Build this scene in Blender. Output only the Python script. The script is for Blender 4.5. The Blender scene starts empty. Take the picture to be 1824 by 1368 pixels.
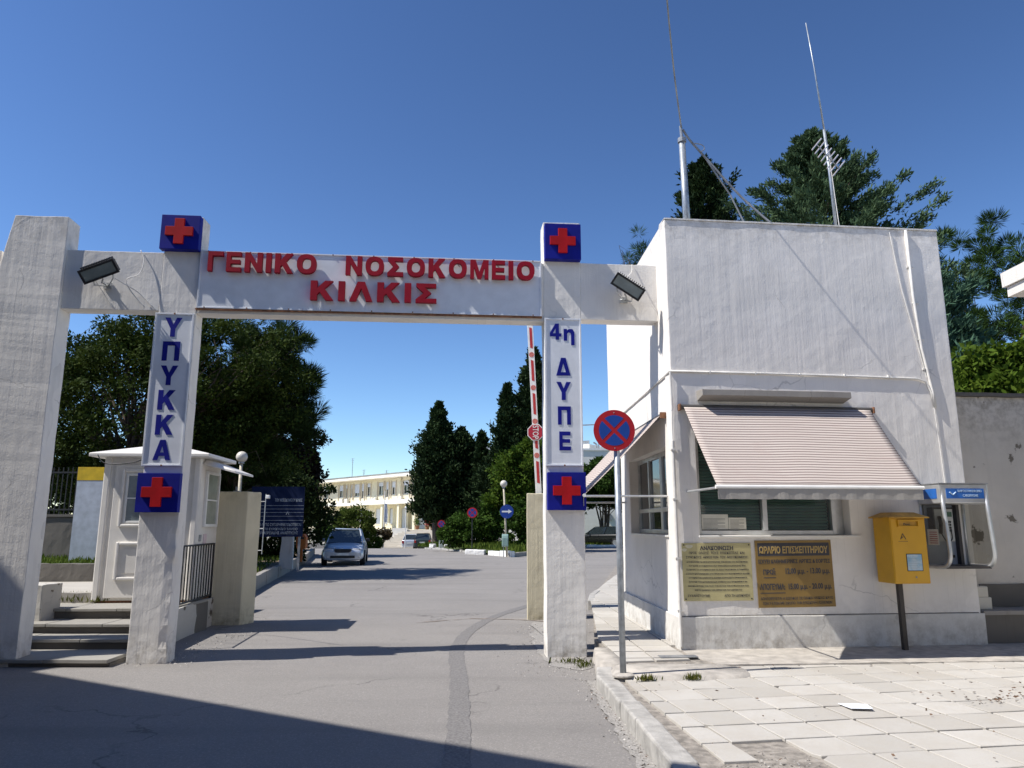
import bpy, bmesh, math, random
import numpy as np
from mathutils import Vector, Matrix, noise
R = math.radians
random.seed(7); rng = np.random.default_rng(7)
S = bpy.context.scene
C = S.collection

# ------------------------------------------------------------------ camera, sky, sun, exposure
EYE = 1.6
PITCH = math.degrees(math.atan(0.192))
cd = bpy.data.cameras.new('camera'); cam = bpy.data.objects.new('camera', cd); C.objects.link(cam)
cam.location = (0, 0, EYE); cam.rotation_euler = (R(90 + PITCH), 0, 0)
cd.sensor_width = 36; cd.lens = 1308 / 1824 * 36; cd.clip_end = 3000; cd.clip_start = 0.05
S.camera = cam
SUN_EL, SH_AZ = 53.0, 16.5          # elevation; direction in which shadows fall, from +X towards +Y
sd = Vector((-math.cos(R(SH_AZ)) * math.cos(R(SUN_EL)), -math.sin(R(SH_AZ)) * math.cos(R(SUN_EL)), math.sin(R(SUN_EL))))
w = bpy.data.worlds.new('World'); S.world = w; w.use_nodes = True
nt = w.node_tree; nt.nodes.clear()
sky = nt.nodes.new('ShaderNodeTexSky'); sky.sky_type = 'NISHITA'; sky.sun_disc = False
sky.sun_elevation = R(SUN_EL); sky.sun_rotation = math.atan2(sd.x, sd.y)
sky.altitude = 300; sky.air_density = 1.0; sky.dust_density = 0.1; sky.ozone_density = 3.5
bg = nt.nodes.new('ShaderNodeBackground'); bg.inputs[1].default_value = 0.0613
gm = nt.nodes.new('ShaderNodeGamma'); gm.inputs[1].default_value = 1.4      # deeper blue overhead, as through a compact camera
out = nt.nodes.new('ShaderNodeOutputWorld')
nt.links.new(sky.outputs[0], gm.inputs[0]); nt.links.new(gm.outputs[0], bg.inputs[0]); nt.links.new(bg.outputs[0], out.inputs[0])
ld = bpy.data.lights.new('sun', 'SUN'); ld.energy = 4.8; ld.angle = R(0.53); ld.color = (1.0, 0.955, 0.89)
lo = bpy.data.objects.new('sun', ld); C.objects.link(lo); lo.rotation_euler = sd.to_track_quat('Z', 'Y').to_euler()
lo.location = sd * 60
S.view_settings.view_transform = 'Standard'; S.view_settings.look = 'None'
S.view_settings.exposure = 0.45; S.view_settings.gamma = 1; S.view_settings.use_curve_mapping = False
S.render.engine = 'CYCLES'

# ------------------------------------------------------------------ materials
MATS = {}
def newmat(name):
    m = bpy.data.materials.new(name); m.use_nodes = True
    n = m.node_tree; p = n.nodes['Principled BSDF']
    return m, n, p
def N(n, t, **k):
    x = n.nodes.new(t)
    for a, b in k.items():
        if a.startswith('i_'): x.inputs[a[2:].replace('_', ' ')].default_value = b
        else: setattr(x, a, b)
    return x
def noise_tex(n, co, scale, detail=5, rough=.55, mscale=None):
    if mscale:
        mp = N(n, 'ShaderNodeMapping'); mp.inputs['Scale'].default_value = mscale
        n.links.new(co, mp.inputs[0]); co = mp.outputs[0]
    t = N(n, 'ShaderNodeTexNoise'); t.inputs['Scale'].default_value = scale
    t.inputs['Detail'].default_value = detail; t.inputs['Roughness'].default_value = rough
    n.links.new(co, t.inputs['Vector']); return t.outputs['Fac']
def ramp(n, fac, a, b, ca=(0, 0, 0, 1), cb=(1, 1, 1, 1)):
    r = N(n, 'ShaderNodeValToRGB'); r.color_ramp.elements[0].position = a; r.color_ramp.elements[1].position = b
    r.color_ramp.elements[0].color = ca; r.color_ramp.elements[1].color = cb
    n.links.new(fac, r.inputs[0]); return r.outputs[0]
def mix(n, fac, a, b, mode='MIX'):
    m = N(n, 'ShaderNodeMix', data_type='RGBA', blend_type=mode)
    for s, v in ((0, fac), (6, a), (7, b)):
        if isinstance(v, (int, float)): m.inputs[s].default_value = v
        elif isinstance(v, (tuple, list)): m.inputs[s].default_value = (*v[:3], 1)
        else: n.links.new(v, m.inputs[s])
    return m.outputs[2]
def bump(n, p, h, strength, dist, prev=None):
    b = N(n, 'ShaderNodeBump'); b.inputs['Strength'].default_value = strength; b.inputs['Distance'].default_value = dist
    n.links.new(h, b.inputs['Height'])
    if prev: n.links.new(prev, b.inputs['Normal'])
    n.links.new(b.outputs[0], p.inputs['Normal']); return b.outputs[0]
def objco(n): return N(n, 'ShaderNodeTexCoord').outputs['Object']

def plain(name, col, rough=.5, metal=0, var=.12, vs=6, bmp=0, bs=60, spec=.5):
    if name in MATS: return MATS[name]
    m, n, p = newmat(name); co = objco(n)
    f = noise_tex(n, co, vs, 6)
    dark = tuple(c * (1 - var) for c in col); light = tuple(min(1, c * (1 + var)) for c in col)
    n.links.new(ramp(n, f, .35, .65, (*dark, 1), (*light, 1)), p.inputs['Base Color'])
    p.inputs['Roughness'].default_value = rough; p.inputs['Metallic'].default_value = metal
    p.inputs['Specular IOR Level'].default_value = spec
    if bmp: bump(n, p, noise_tex(n, co, bs, 6), bmp, .01)
    MATS[name] = m; return m

def concrete(name, col, board=(9, 9, .25), stain=(.25, .22, .17), sk=.5, lowz=None, bstr=.5, peel=0):
    if name in MATS: return MATS[name]
    m, n, p = newmat(name); co = objco(n)
    big = noise_tex(n, co, 1.6, 6, .6)
    c = ramp(n, big, .3, .7, (*[v * .92 for v in col], 1), (*[min(1, v * 1.04) for v in col], 1))
    st = noise_tex(n, co, 1.0, 6, .6, board)
    c = mix(n, ramp(n, st, .3, .75, (0, 0, 0, 1), (.05, .05, .05, 1)), c, tuple(v * .6 for v in col))
    streak = noise_tex(n, co, 1, 7, .7, (5, 5, .5))
    g2 = noise_tex(n, co, 1.2, 4)
    fac = N(n, 'ShaderNodeMath', operation='MULTIPLY')
    n.links.new(ramp(n, streak, .55, .8), fac.inputs[0]); n.links.new(ramp(n, g2, .45, .7), fac.inputs[1])
    f2 = N(n, 'ShaderNodeMath', operation='MULTIPLY'); n.links.new(fac.outputs[0], f2.inputs[0]); f2.inputs[1].default_value = sk
    c = mix(n, f2.outputs[0], c, stain)
    seam = None
    if board[0] == 9:
        sx = N(n, 'ShaderNodeSeparateXYZ'); n.links.new(co, sx.inputs[0])
        wob_ = noise_tex(n, co, 1, 2, .5, (2, 2, .6))
        aa = N(n, 'ShaderNodeMath', operation='MULTIPLY_ADD'); n.links.new(wob_, aa.inputs[0]); aa.inputs[1].default_value = .5; 
        bb = N(n, 'ShaderNodeMath', operation='MULTIPLY'); n.links.new(sx.outputs[0], bb.inputs[0]); bb.inputs[1].default_value = 9.3
        n.links.new(bb.outputs[0], aa.inputs[2])
        fr = N(n, 'ShaderNodeMath', operation='FRACT'); n.links.new(aa.outputs[0], fr.inputs[0])
        ln_ = ramp(n, fr.outputs[0], .0, .07, (1, 1, 1, 1), (0, 0, 0, 1))
        mk = ramp(n, noise_tex(n, co, 1, 4, .6, (3.3, 3.3, .9)), .46, .62)
        sm = N(n, 'ShaderNodeMath', operation='MULTIPLY'); n.links.new(ln_, sm.inputs[0]); n.links.new(mk, sm.inputs[1]); seam = sm.outputs[0]
        s2 = N(n, 'ShaderNodeMath', operation='MULTIPLY'); n.links.new(seam, s2.inputs[0]); s2.inputs[1].default_value = .30
        c = mix(n, s2.outputs[0], c, tuple(v * .45 for v in col))
        vc = N(n, 'ShaderNodeTexVoronoi', feature='DISTANCE_TO_EDGE'); vc.inputs['Scale'].default_value = .9
        dn = N(n, 'ShaderNodeTexNoise'); dn.inputs['Scale'].default_value = 3; dn.inputs['Detail'].default_value = 7; n.links.new(co, dn.inputs[0])
        vs_ = N(n, 'ShaderNodeVectorMath', operation='SCALE'); n.links.new(dn.outputs['Color'], vs_.inputs[0]); vs_.inputs['Scale'].default_value = .3
        va = N(n, 'ShaderNodeVectorMath', operation='ADD'); n.links.new(co, va.inputs[0]); n.links.new(vs_.outputs[0], va.inputs[1]); n.links.new(va.outputs[0], vc.inputs['Vector'])
        cm = N(n, 'ShaderNodeMath', operation='MULTIPLY'); n.links.new(ramp(n, vc.outputs['Distance'], .002, .008, (.4, .4, .4, 1), (0, 0, 0, 1)), cm.inputs[0]); n.links.new(ramp(n, noise_tex(n, co, .8, 3), .56, .62), cm.inputs[1])
        c = mix(n, cm.outputs[0], c, tuple(v * .3 for v in col))
        pt_ = noise_tex(n, co, 1.7, 2, .4); c = mix(n, ramp(n, pt_, .60, .62, (0, 0, 0, 1), (.28, .28, .28, 1)), c, tuple(min(1, v * 1.12) for v in col))
        spot = noise_tex(n, co, 26, 6, .7); c = mix(n, ramp(n, spot, .70, .78, (0, 0, 0, 1), (.35, .35, .35, 1)), c, stain)
    if lowz is not None:                       # splash dirt and moss low down / weathered top, with ragged borders
        sp = N(n, 'ShaderNodeSeparateXYZ'); n.links.new(co, sp.inputs[0])
        for (z0, z1, amt) in lowz:
            mr = N(n, 'ShaderNodeMapRange'); mr.inputs[1].default_value = z0; mr.inputs[2].default_value = z1
            n.links.new(sp.outputs[2], mr.inputs[0])
            q = noise_tex(n, co, 7, 8, .7)
            a = N(n, 'ShaderNodeMath', operation='MULTIPLY'); n.links.new(mr.outputs[0], a.inputs[0]); n.links.new(ramp(n, q, .42, .66), a.inputs[1])
            a2 = N(n, 'ShaderNodeMath', operation='MULTIPLY'); n.links.new(a.outputs[0], a2.inputs[0]); a2.inputs[1].default_value = amt
            c = mix(n, a2.outputs[0], c, stain)
    if peel:
        q = noise_tex(n, co, 2.2, 9, .62)
        c = mix(n, ramp(n, q, .66 - peel, .68 - peel), c, tuple(v * .8 for v in stain))
    n.links.new(c, p.inputs['Base Color'])
    p.inputs['Roughness'].default_value = .88; p.inputs['Specular IOR Level'].default_value = .25
    b1 = bump(n, p, noise_tex(n, co, 1.0, 3, .6, board), bstr, .02)
    b2 = bump(n, p, noise_tex(n, co, 45, 8, .65), .35, .006, b1)
    b3 = bump(n, p, noise_tex(n, co, 9, 3, .5), .3, .01, b2)
    if seam: bump(n, p, seam, -.5, .01, b3)
    MATS[name] = m; return m

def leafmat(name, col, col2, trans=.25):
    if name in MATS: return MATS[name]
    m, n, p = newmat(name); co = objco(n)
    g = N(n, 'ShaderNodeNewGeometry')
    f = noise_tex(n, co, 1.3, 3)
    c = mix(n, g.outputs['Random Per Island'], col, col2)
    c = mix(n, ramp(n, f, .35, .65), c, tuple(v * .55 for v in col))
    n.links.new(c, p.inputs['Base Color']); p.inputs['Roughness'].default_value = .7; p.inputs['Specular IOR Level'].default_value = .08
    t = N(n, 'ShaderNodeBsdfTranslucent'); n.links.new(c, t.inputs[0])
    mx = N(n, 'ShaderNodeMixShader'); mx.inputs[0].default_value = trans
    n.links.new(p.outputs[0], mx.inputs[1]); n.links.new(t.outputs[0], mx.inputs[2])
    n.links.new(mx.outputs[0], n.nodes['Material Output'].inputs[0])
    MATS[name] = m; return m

def glassmat(name, col=(.02, .025, .03), rough=.05):
    if name in MATS: return MATS[name]
    m, n, p = newmat(name)
    p.inputs['Base Color'].default_value = (*col, 1); p.inputs['Roughness'].default_value = rough
    p.inputs['Specular IOR Level'].default_value = .8
    bump(n, p, noise_tex(n, objco(n), 2, 2), .04, .02)
    MATS[name] = m; return m
def clearmat(name, amt=.12, col=(.9, .95, .93)):
    if name in MATS: return MATS[name]
    m, n, p = newmat(name)
    n.nodes.remove(p)
    t = N(n, 'ShaderNodeBsdfTransparent'); t.inputs[0].default_value = (*col, 1)
    g = N(n, 'ShaderNodeBsdfGlossy'); g.inputs['Roughness'].default_value = .04
    fr = N(n, 'ShaderNodeLayerWeight'); fr.inputs[0].default_value = .5
    pw = N(n, 'ShaderNodeMath', operation='POWER'); n.links.new(fr.outputs['Facing'], pw.inputs[0]); pw.inputs[1].default_value = 4
    ad = N(n, 'ShaderNodeMath', operation='ADD', use_clamp=True); n.links.new(pw.outputs[0], ad.inputs[0]); ad.inputs[1].default_value = amt
    mx = N(n, 'ShaderNodeMixShader'); n.links.new(ad.outputs[0], mx.inputs[0])
    n.links.new(t.outputs[0], mx.inputs[1]); n.links.new(g.outputs[0], mx.inputs[2])
    n.links.new(mx.outputs[0], n.nodes['Material Output'].inputs[0])
    MATS[name] = m; return m

WHITE = (.80, .77, .72)
M_gate = concrete('gate_concrete', WHITE, sk=.28, lowz=[(.45, 0, .8), (4.9, 5.6, .55)], bstr=.3)
M_wall = concrete('house_concrete', (.80, .765, .72), lowz=[(.75, .15, .6), (5.2, 5.56, .6)], bstr=.32, sk=.22)
M_plinth = concrete('plinth_concrete', (.66, .645, .61), lowz=[(.6, .1, .9)], bstr=.2, stain=(.3, .27, .23))
M_grey = concrete('raw_concrete', (.31, .29, .265), bstr=.15, stain=(.12, .11, .09))
M_dark = concrete('stained_shaded_concrete', (.15, .138, .122), bstr=.15, stain=(.05, .045, .04), sk=.9)  # stained concrete, darkened further so step risers carry shade in their colour
M_cream = concrete('yellow_concrete', (.66, .60, .44), lowz=[(.4, 0, .7), (1.9, 2.2, .5)], bstr=.4, stain=(.22, .18, .1))
M_farwall = concrete('old_plaster', (.62, .575, .51), bstr=.1, stain=(.24, .21, .17), peel=.06, lowz=[(2.5, 3.3, .9), (1.0, .4, .8)])
M_panel = plain('sign_white', (.74, .76, .79), .35, var=.05)
M_blue = plain('sign_blue', (.006, .010, .22), .6, var=.15, spec=.2)
M_red = plain('cross_red', (.42, .006, .010), .6, var=.12, spec=.2)
M_redl = plain('letter_red', (.30, .004, .018), .6, var=.1, spec=.2)
M_bluel = plain('letter_blue', (.008, .012, .22), .5, var=.1, spec=.2)
M_alu = plain('aluminium', (.55, .56, .56), .35, .6, var=.12)
M_alud = plain('dull_metal', (.30, .31, .32), .45, .5, var=.25)
M_galv = plain('galvanised', (.36, .39, .42), .42, .55, var=.22, vs=14)
M_black = plain('black_paint', (.015, .015, .017), .5, var=.3)
M_dkint = plain('interior', (.12, .11, .10), .9)
M_whitep = plain('white_paint', (.78, .77, .74), .5, var=.06, bmp=.1)
M_fiber = plain('fibreglass_white', (.76, .73, .68), .42, var=.07, vs=3)
M_cable = plain('cable_white', (.68, .66, .62), .6)
M_glass = clearmat('window_glass', .05)
M_glassd = glassmat('dark_glass')
M_rust = plain('rust', (.22, .10, .05), .9, var=.4, vs=20)
M_soil = plain('soil', (.16, .12, .08), .95, var=.35, vs=8, bmp=.5)
M_grass = leafmat('grass_blades', (.085, .14, .02), (.16, .20, .035), .3)
M_grassd = plain('grass_ground', (.06, .085, .02), .95, var=.4, vs=3, bmp=.5)

# ------------------------------------------------------------------ object helpers
def tag(o, label=None, cat=None, group=None, kind=None):
    if label: o['label'] = label
    if cat: o['category'] = cat
    if group: o['group'] = group
    if kind: o['kind'] = kind
    return o
def thing(name, label, cat, loc=(0, 0, 0), yaw=0, group=None):
    o = bpy.data.objects.new(name, None); C.objects.link(o); o.empty_display_size = .3
    o.location = loc; o.rotation_euler = (0, 0, R(yaw)); return tag(o, label, cat, group)

class MB:
    def __init__(s): s.v = []; s.f = []
    def add(s, v, f):
        b = len(s.v); s.v += [tuple(x) for x in v]; s.f += [tuple(i + b for i in q) for q in f]; return s
    def box(s, x0, x1, y0, y1, z0, z1, M=None):
        v = [Vector((x, y, z)) for z in (z0, z1) for (x, y) in ((x0, y0), (x1, y0), (x1, y1), (x0, y1))]
        if M: v = [M @ a for a in v]
        return s.add(v, [(3, 2, 1, 0), (4, 5, 6, 7), (0, 1, 5, 4), (1, 2, 6, 5), (2, 3, 7, 6), (3, 0, 4, 7)])
    def prism_xz(s, pts, y0, y1, M=None):           # pts counter-clockwise seen from -y
        n = len(pts)
        v = [Vector((x, y0, z)) for x, z in pts] + [Vector((x, y1, z)) for x, z in pts]
        if M: v = [M @ a for a in v]
        f = [tuple(range(n)), tuple(range(2 * n - 1, n - 1, -1))] + [((i + 1) % n, i, n + i, n + (i + 1) % n) for i in range(n)]
        return s.add(v, f)
    def prism_xy(s, pts, z0, z1, M=None):           # pts counter-clockwise seen from above
        n = len(pts)
        v = [Vector((x, y, z0)) for x, y in pts] + [Vector((x, y, z1)) for x, y in pts]
        if M: v = [M @ a for a in v]
        f = [tuple(range(n - 1, -1, -1)), tuple(range(n, 2 * n))] + [(i, (i + 1) % n, n + (i + 1) % n, n + i) for i in range(n)]
        return s.add(v, f)
    def prism_yz(s, pts, x0, x1, M=None):
        n = len(pts)
        v = [Vector((x0, y, z)) for y, z in pts] + [Vector((x1, y, z)) for y, z in pts]
        if M: v = [M @ a for a in v]
        return s.add(v, [tuple(range(n - 1, -1, -1)), tuple(range(n, 2 * n))] + [(i, (i + 1) % n, n + (i + 1) % n, n + i) for i in range(n)])
    def tube(s, pts, r, seg=8, r1=None):
        pts = [Vector(p) for p in pts]; n = len(pts); rings = []
        for i, p in enumerate(pts):
            d = (pts[min(i + 1, n - 1)] - pts[max(i - 1, 0)]).normalized()
            a = d.orthogonal().normalized() if i == 0 else (pa - d * pa.dot(d)).normalized()
            pa = a; b = d.cross(a); rr = r if r1 is None else r + (r1 - r) * i / (n - 1)
            rings.append([p + (a * math.cos(2 * math.pi * k / seg) + b * math.sin(2 * math.pi * k / seg)) * rr for k in range(seg)])
        v = [q for ring in rings for q in ring]
        f = [(i * seg + k, i * seg + (k + 1) % seg, (i + 1) * seg + (k + 1) % seg, (i + 1) * seg + k) for i in range(n - 1) for k in range(seg)]
        f += [tuple(range(seg - 1, -1, -1)), tuple((n - 1) * seg + k for k in range(seg))]
        return s.add(v, f)
    def disc(s, c, nrm, r, t, seg=40):
        c = Vector(c); nrm = Vector(nrm).normalized(); return s.tube([c, c + nrm * t], r, seg)
    def sphere(s, c, r, seg=20, sq=1):
        v = []; f = []; m = seg // 2
        for i in range(m + 1):
            a = math.pi * i / m
            for k in range(seg):
                b = 2 * math.pi * k / seg
                v.append((c[0] + r * math.sin(a) * math.cos(b), c[1] + r * math.sin(a) * math.sin(b), c[2] + r * sq * math.cos(a)))
        for i in range(m):
            for k in range(seg): f.append((i * seg + k, (i + 1) * seg + k, (i + 1) * seg + (k + 1) % seg, i * seg + (k + 1) % seg))
        return s.add(v, f)
    def obj(s, name, mat, parent=None, bevel=0, smooth=False, loc=None, yaw=None, rough=0, cut=.12, fn=None):
        me = bpy.data.meshes.new(name); me.from_pydata(s.v, [], s.f)
        bm = bmesh.new(); bm.from_mesh(me)
        bmesh.ops.recalc_face_normals(bm, faces=bm.faces)
        if rough or fn:
            for _ in range(7):
                ed = [e for e in bm.edges if e.calc_length() > cut]
                if not ed: break
                bmesh.ops.subdivide_edges(bm, edges=ed, cuts=1, use_grid_fill=True)
            bmesh.ops.triangulate(bm, faces=[f for f in bm.faces if len(f.verts) > 4])
            for q in bm.verts:
                if rough: q.co += noise.noise_vector(q.co * 3.1) * rough + noise.noise_vector(q.co * 11) * rough * .35
                if fn: q.co = fn(q.co)
        bm.to_mesh(me); bm.free()
        o = bpy.data.objects.new(name, me); C.objects.link(o); me.materials.append(mat)
        if parent: o.parent = parent
        if loc: o.location = loc
        if yaw is not None: o.rotation_euler = (0, 0, R(yaw))
        if bevel:
            b = o.modifiers.new('bevel', 'BEVEL'); b.width = bevel; b.segments = 2; b.limit_method = 'ANGLE'; b.angle_limit = R(50)
        if smooth:
            for pl in me.polygons: pl.use_smooth = True
        return o

def text(body, mat, parent, x0, x1, z0, z1, y, depth, name='lettering', bold=.006, M=None, cap=None, face=-1, keep=False):
    """solid letters in the local xz plane facing -y, fitted into the box x0..x1, z0..z1"""
    cu = bpy.data.curves.new('t', 'FONT'); cu.body = body; cu.size = 1; cu.extrude = .5; cu.offset = bold; cu.resolution_u = 3
    to = bpy.data.objects.new('t', cu); C.objects.link(to)
    dg = bpy.context.evaluated_depsgraph_get(); me = bpy.data.meshes.new_from_object(to.evaluated_get(dg))
    bpy.data.objects.remove(to); bpy.data.curves.remove(cu)
    co = np.array([v.co[:] for v in me.vertices]); mn, mxx = co.min(0), co.max(0)
    sx = (x1 - x0) / (mxx[0] - mn[0]); sz = (z1 - z0) / (mxx[1] - mn[1])
    if keep: sx = min(sx, sz * keep)
    ox = x0 + ((x1 - x0) - sx * (mxx[0] - mn[0])) / 2
    for v in me.vertices:
        a = Vector((ox + (v.co.x - mn[0]) * sx, y - (v.co.z + .5) * depth, z0 + (v.co.y - mn[1]) * sz))
        v.co = M @ a if M else a
    me.name = name; me.materials.clear(); me.materials.append(mat)
    o = bpy.data.objects.new(name, me); C.objects.link(o)
    if parent: o.parent = parent
    return o

GL = {}
def _glyphs():
    t, h = .29, .21
    g = {'Γ': [(0, 0), (t, 0), (t, 1 - h), (1, 1 - h), (1, 1), (0, 1)],
         'Ε': [(0, 0), (1, 0), (1, h), (t, h), (t, .40), (.93, .40), (.93, .60), (t, .60), (t, 1 - h), (.98, 1 - h), (.98, 1), (0, 1)],
         'Ν': [(0, 0), (t, 0), (t, .58), (1 - t, 0), (1, 0), (1, 1), (1 - t, 1), (1 - t, .42), (t, 1), (0, 1)],
         'Ι': [(0, 0), (1, 0), (1, 1), (0, 1)],
         'Κ': [(0, 0), (t, 0), (t, .30), (.39, .41), (.66, 0), (1, 0), (.60, .60), (.97, 1), (.62, 1), (t, .62), (t, 1), (0, 1)],
         'Σ': [(0, 0), (1, 0), (1, h), (.43, h), (.74, .5), (.43, 1 - h), (.98, 1 - h), (.98, 1), (.02, 1), (.02, .84), (.38, .5), (0, .16)],
         'Μ': [(0, 0), (.21, 0), (.21, .60), (.40, 0), (.60, 0), (.79, .60), (.79, 0), (1, 0), (1, 1), (.71, 1), (.5, .36), (.29, 1), (0, 1)],
         'Λ': [(0, 0), (.28, 0), (.5, .66), (.72, 0), (1, 0), (.66, 1), (.34, 1)],
         'Υ': [(.36, 0), (.64, 0), (.64, .42), (1, 1), (.69, 1), (.5, .63), (.31, 1), (0, 1), (.36, .42)],
         'Π': [(0, 0), (t, 0), (t, 1 - h), (1 - t, 1 - h), (1 - t, 0), (1, 0), (1, 1), (0, 1)],
         'η': [(0, .27), (.32, .27), (.32, .70), (.42, .78), (.58, .78), (.68, .70), (.68, 0), (1, 0), (1, .80), (.82, 1), (.48, 1), (.32, .90), (.30, 1), (0, 1)]}
    g['Α'] = [(0, 0), (.28, 0), (.34, .2), (.5, .2), (.5, .38), (.40, .38), (.5, .70), (.60, .38), (.5, .38), (.5, .2), (.66, .2), (.72, 0), (1, 0), (.65, 1), (.35, 1)]
    g['Δ'] = [(0, 0), (.5, 0), (.5, .19), (.33, .19), (.5, .70), (.67, .19), (.5, .19), (.5, 0), (1, 0), (.66, 1), (.34, 1)]
    g['4'] = [(.50, 0), (.79, 0), (.79, .2), (1, .2), (1, .4), (.79, .4), (.79, 1), (.48, 1), (0, .42), (0, .2), (.40, .2), (.40, .4), (.26, .4), (.50, .70), (.50, .4), (.40, .4), (.40, .2), (.50, .2)]
    def se(r, n_, sg): return [(.5 + r[0] * math.copysign(abs(math.cos(a)) ** .85, math.cos(a)), .5 + r[1] * math.copysign(abs(math.sin(a)) ** .85, math.sin(a))) for a in [sg * 2 * math.pi * k / n_ - math.pi / 2 for k in range(n_ + 1)]]
    g['Ο'] = se((.5, .5), 28, 1) + se((.23, .29), 28, -1)
    return g
def solid(ch, mat, parent, x0, x1, z0, z1, y0, y1):
    """one heavy block letter, y0 (front) to y1 (back)"""
    if not GL: GL.update(_glyphs())
    q = [(x0 + x * (x1 - x0), z0 + z * (z1 - z0)) for x, z in GL[ch]]
    mb = MB(); mb.prism_xz(q, y0, y1); return mb.obj('letter', mat, parent)
def copy_tree(o, parent=None):
    c = o.copy(); C.objects.link(c); c.parent = parent
    for ch in [q for q in bpy.data.objects if q.parent == o]: copy_tree(ch, c)
    return c
def world(loc, yaw, u, v, z=0):
    a = R(yaw); return (loc[0] + u * math.cos(a) - v * math.sin(a), loc[1] + u * math.sin(a) + v * math.cos(a), z)

# ------------------------------------------------------------------ ground, road, pavement
def S01(t): t = max(0, min(1, t)); return t * t * (3 - 2 * t)
def gz(x, y): return -1.0 * S01((y - 48) / 37) * S01((6 - x) / 8)
def sheet(name, mat, xs, ys, dz, kind='structure', inside=None):
    m = MB(); nx, ny = len(xs), len(ys)
    m.v = [(x, y, gz(x, y) + dz) for y in ys for x in xs]
    m.f = [(j * nx + i, j * nx + i + 1, (j + 1) * nx + i + 1, (j + 1) * nx + i) for j in range(ny - 1) for i in range(nx - 1)
           if inside is None or inside((xs[i] + xs[i + 1]) / 2, (ys[j] + ys[j + 1]) / 2)]
    o = m.obj(name, mat); return tag(o, kind=kind)
ys = list(np.arange(-60, 130, 2.5)) + [150, 200, 300, 500, 900, 1500]
xs = [-1500, -800, -400, -200, -120] + list(np.arange(-80, 81, 2.5)) + [120, 200, 400, 800, 1500]
sheet('ground', M_soil, xs, ys, -.03)

m, n, p = newmat('asphalt'); co = objco(n)
a = noise_tex(n, co, .35, 5, .6); c = ramp(n, a, .3, .7, (.245, .230, .216, 1), (.305, .286, .268, 1))
g = noise_tex(n, co, 2.2, 8, .7); c = mix(n, ramp(n, g, .5, .75, (0, 0, 0, 1), (.5, .5, .5, 1)), c, (.33, .312, .29))
sp = noise_tex(n, co, 130, 3, .8); c = mix(n, ramp(n, sp, .38, .62, (0, 0, 0, 1), (.55, .55, .55, 1)), c, (.15, .143, .138))
md = noise_tex(n, co, 16, 8, .75); c = mix(n, ramp(n, md, .35, .7, (0, 0, 0, 1), (.45, .45, .45, 1)), c, (.155, .147, .14))
sp2 = noise_tex(n, co, 48, 3, .8); c = mix(n, ramp(n, sp2, .52, .66, (0, 0, 0, 1), (.5, .5, .5, 1)), c, (.42, .40, .37))
v = N(n, 'ShaderNodeTexVoronoi'); v.inputs['Scale'].default_value = 90; n.links.new(co, v.inputs['Vector'])
c = mix(n, ramp(n, v.outputs['Distance'], .1, .22, (.5, .5, .5, 1), (0, 0, 0, 1)), c, (.42, .40, .37))
mp = N(n, 'ShaderNodeMapping'); mp.inputs['Scale'].default_value = (.06, .5, 1); n.links.new(co, mp.inputs[0])
tr = N(n, 'ShaderNodeTexNoise'); tr.inputs['Scale'].default_value = 3; tr.inputs['Detail'].default_value = 6; n.links.new(mp.outputs[0], tr.inputs[0])
c = mix(n, ramp(n, tr.outputs[0], .5, .7, (0, 0, 0, 1), (.4, .4, .4, 1)), c, (.16, .152, .145))
oil = noise_tex(n, co, 1.1, 4, .5); c = mix(n, ramp(n, oil, .68, .76, (0, 0, 0, 1), (.35, .35, .35, 1)), c, (.15, .145, .14))
vc = N(n, 'ShaderNodeTexVoronoi', feature='DISTANCE_TO_EDGE'); vc.inputs['Scale'].default_value = .33
dn = N(n, 'ShaderNodeTexNoise'); dn.inputs['Scale'].default_value = 2.5; dn.inputs['Detail'].default_value = 6; n.links.new(co, dn.inputs[0])
va = N(n, 'ShaderNodeVectorMath', operation='ADD'); n.links.new(co, va.inputs[0]); n.links.new(dn.outputs['Color'], va.inputs[1]); n.links.new(va.outputs[0], vc.inputs['Vector'])
crk = ramp(n, vc.outputs['Distance'], .003, .009, (.55, .55, .55, 1), (0, 0, 0, 1))
cm = N(n, 'ShaderNodeMath', operation='MULTIPLY'); n.links.new(crk, cm.inputs[0]); n.links.new(ramp(n, noise_tex(n, co, .5, 2), .5, .6), cm.inputs[1])
c = mix(n, cm.outputs[0], c, (.06, .057, .055))
n.links.new(c, p.inputs['Base Color']); p.inputs['Roughness'].default_value = .9; p.inputs['Specular IOR Level'].default_value = .2
b = bump(n, p, noise_tex(n, co, 160, 4, .8), .6, .008); bump(n, p, noise_tex(n, co, 3, 5), .3, .03, b)
M_asph = m
xs = [-30, -22, -16, -12] + list(np.arange(-10, 20, 2)) + [24, 30, 36]
sheet('road', M_asph, xs, list(np.arange(-14, 96, 2)), 0)

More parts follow.
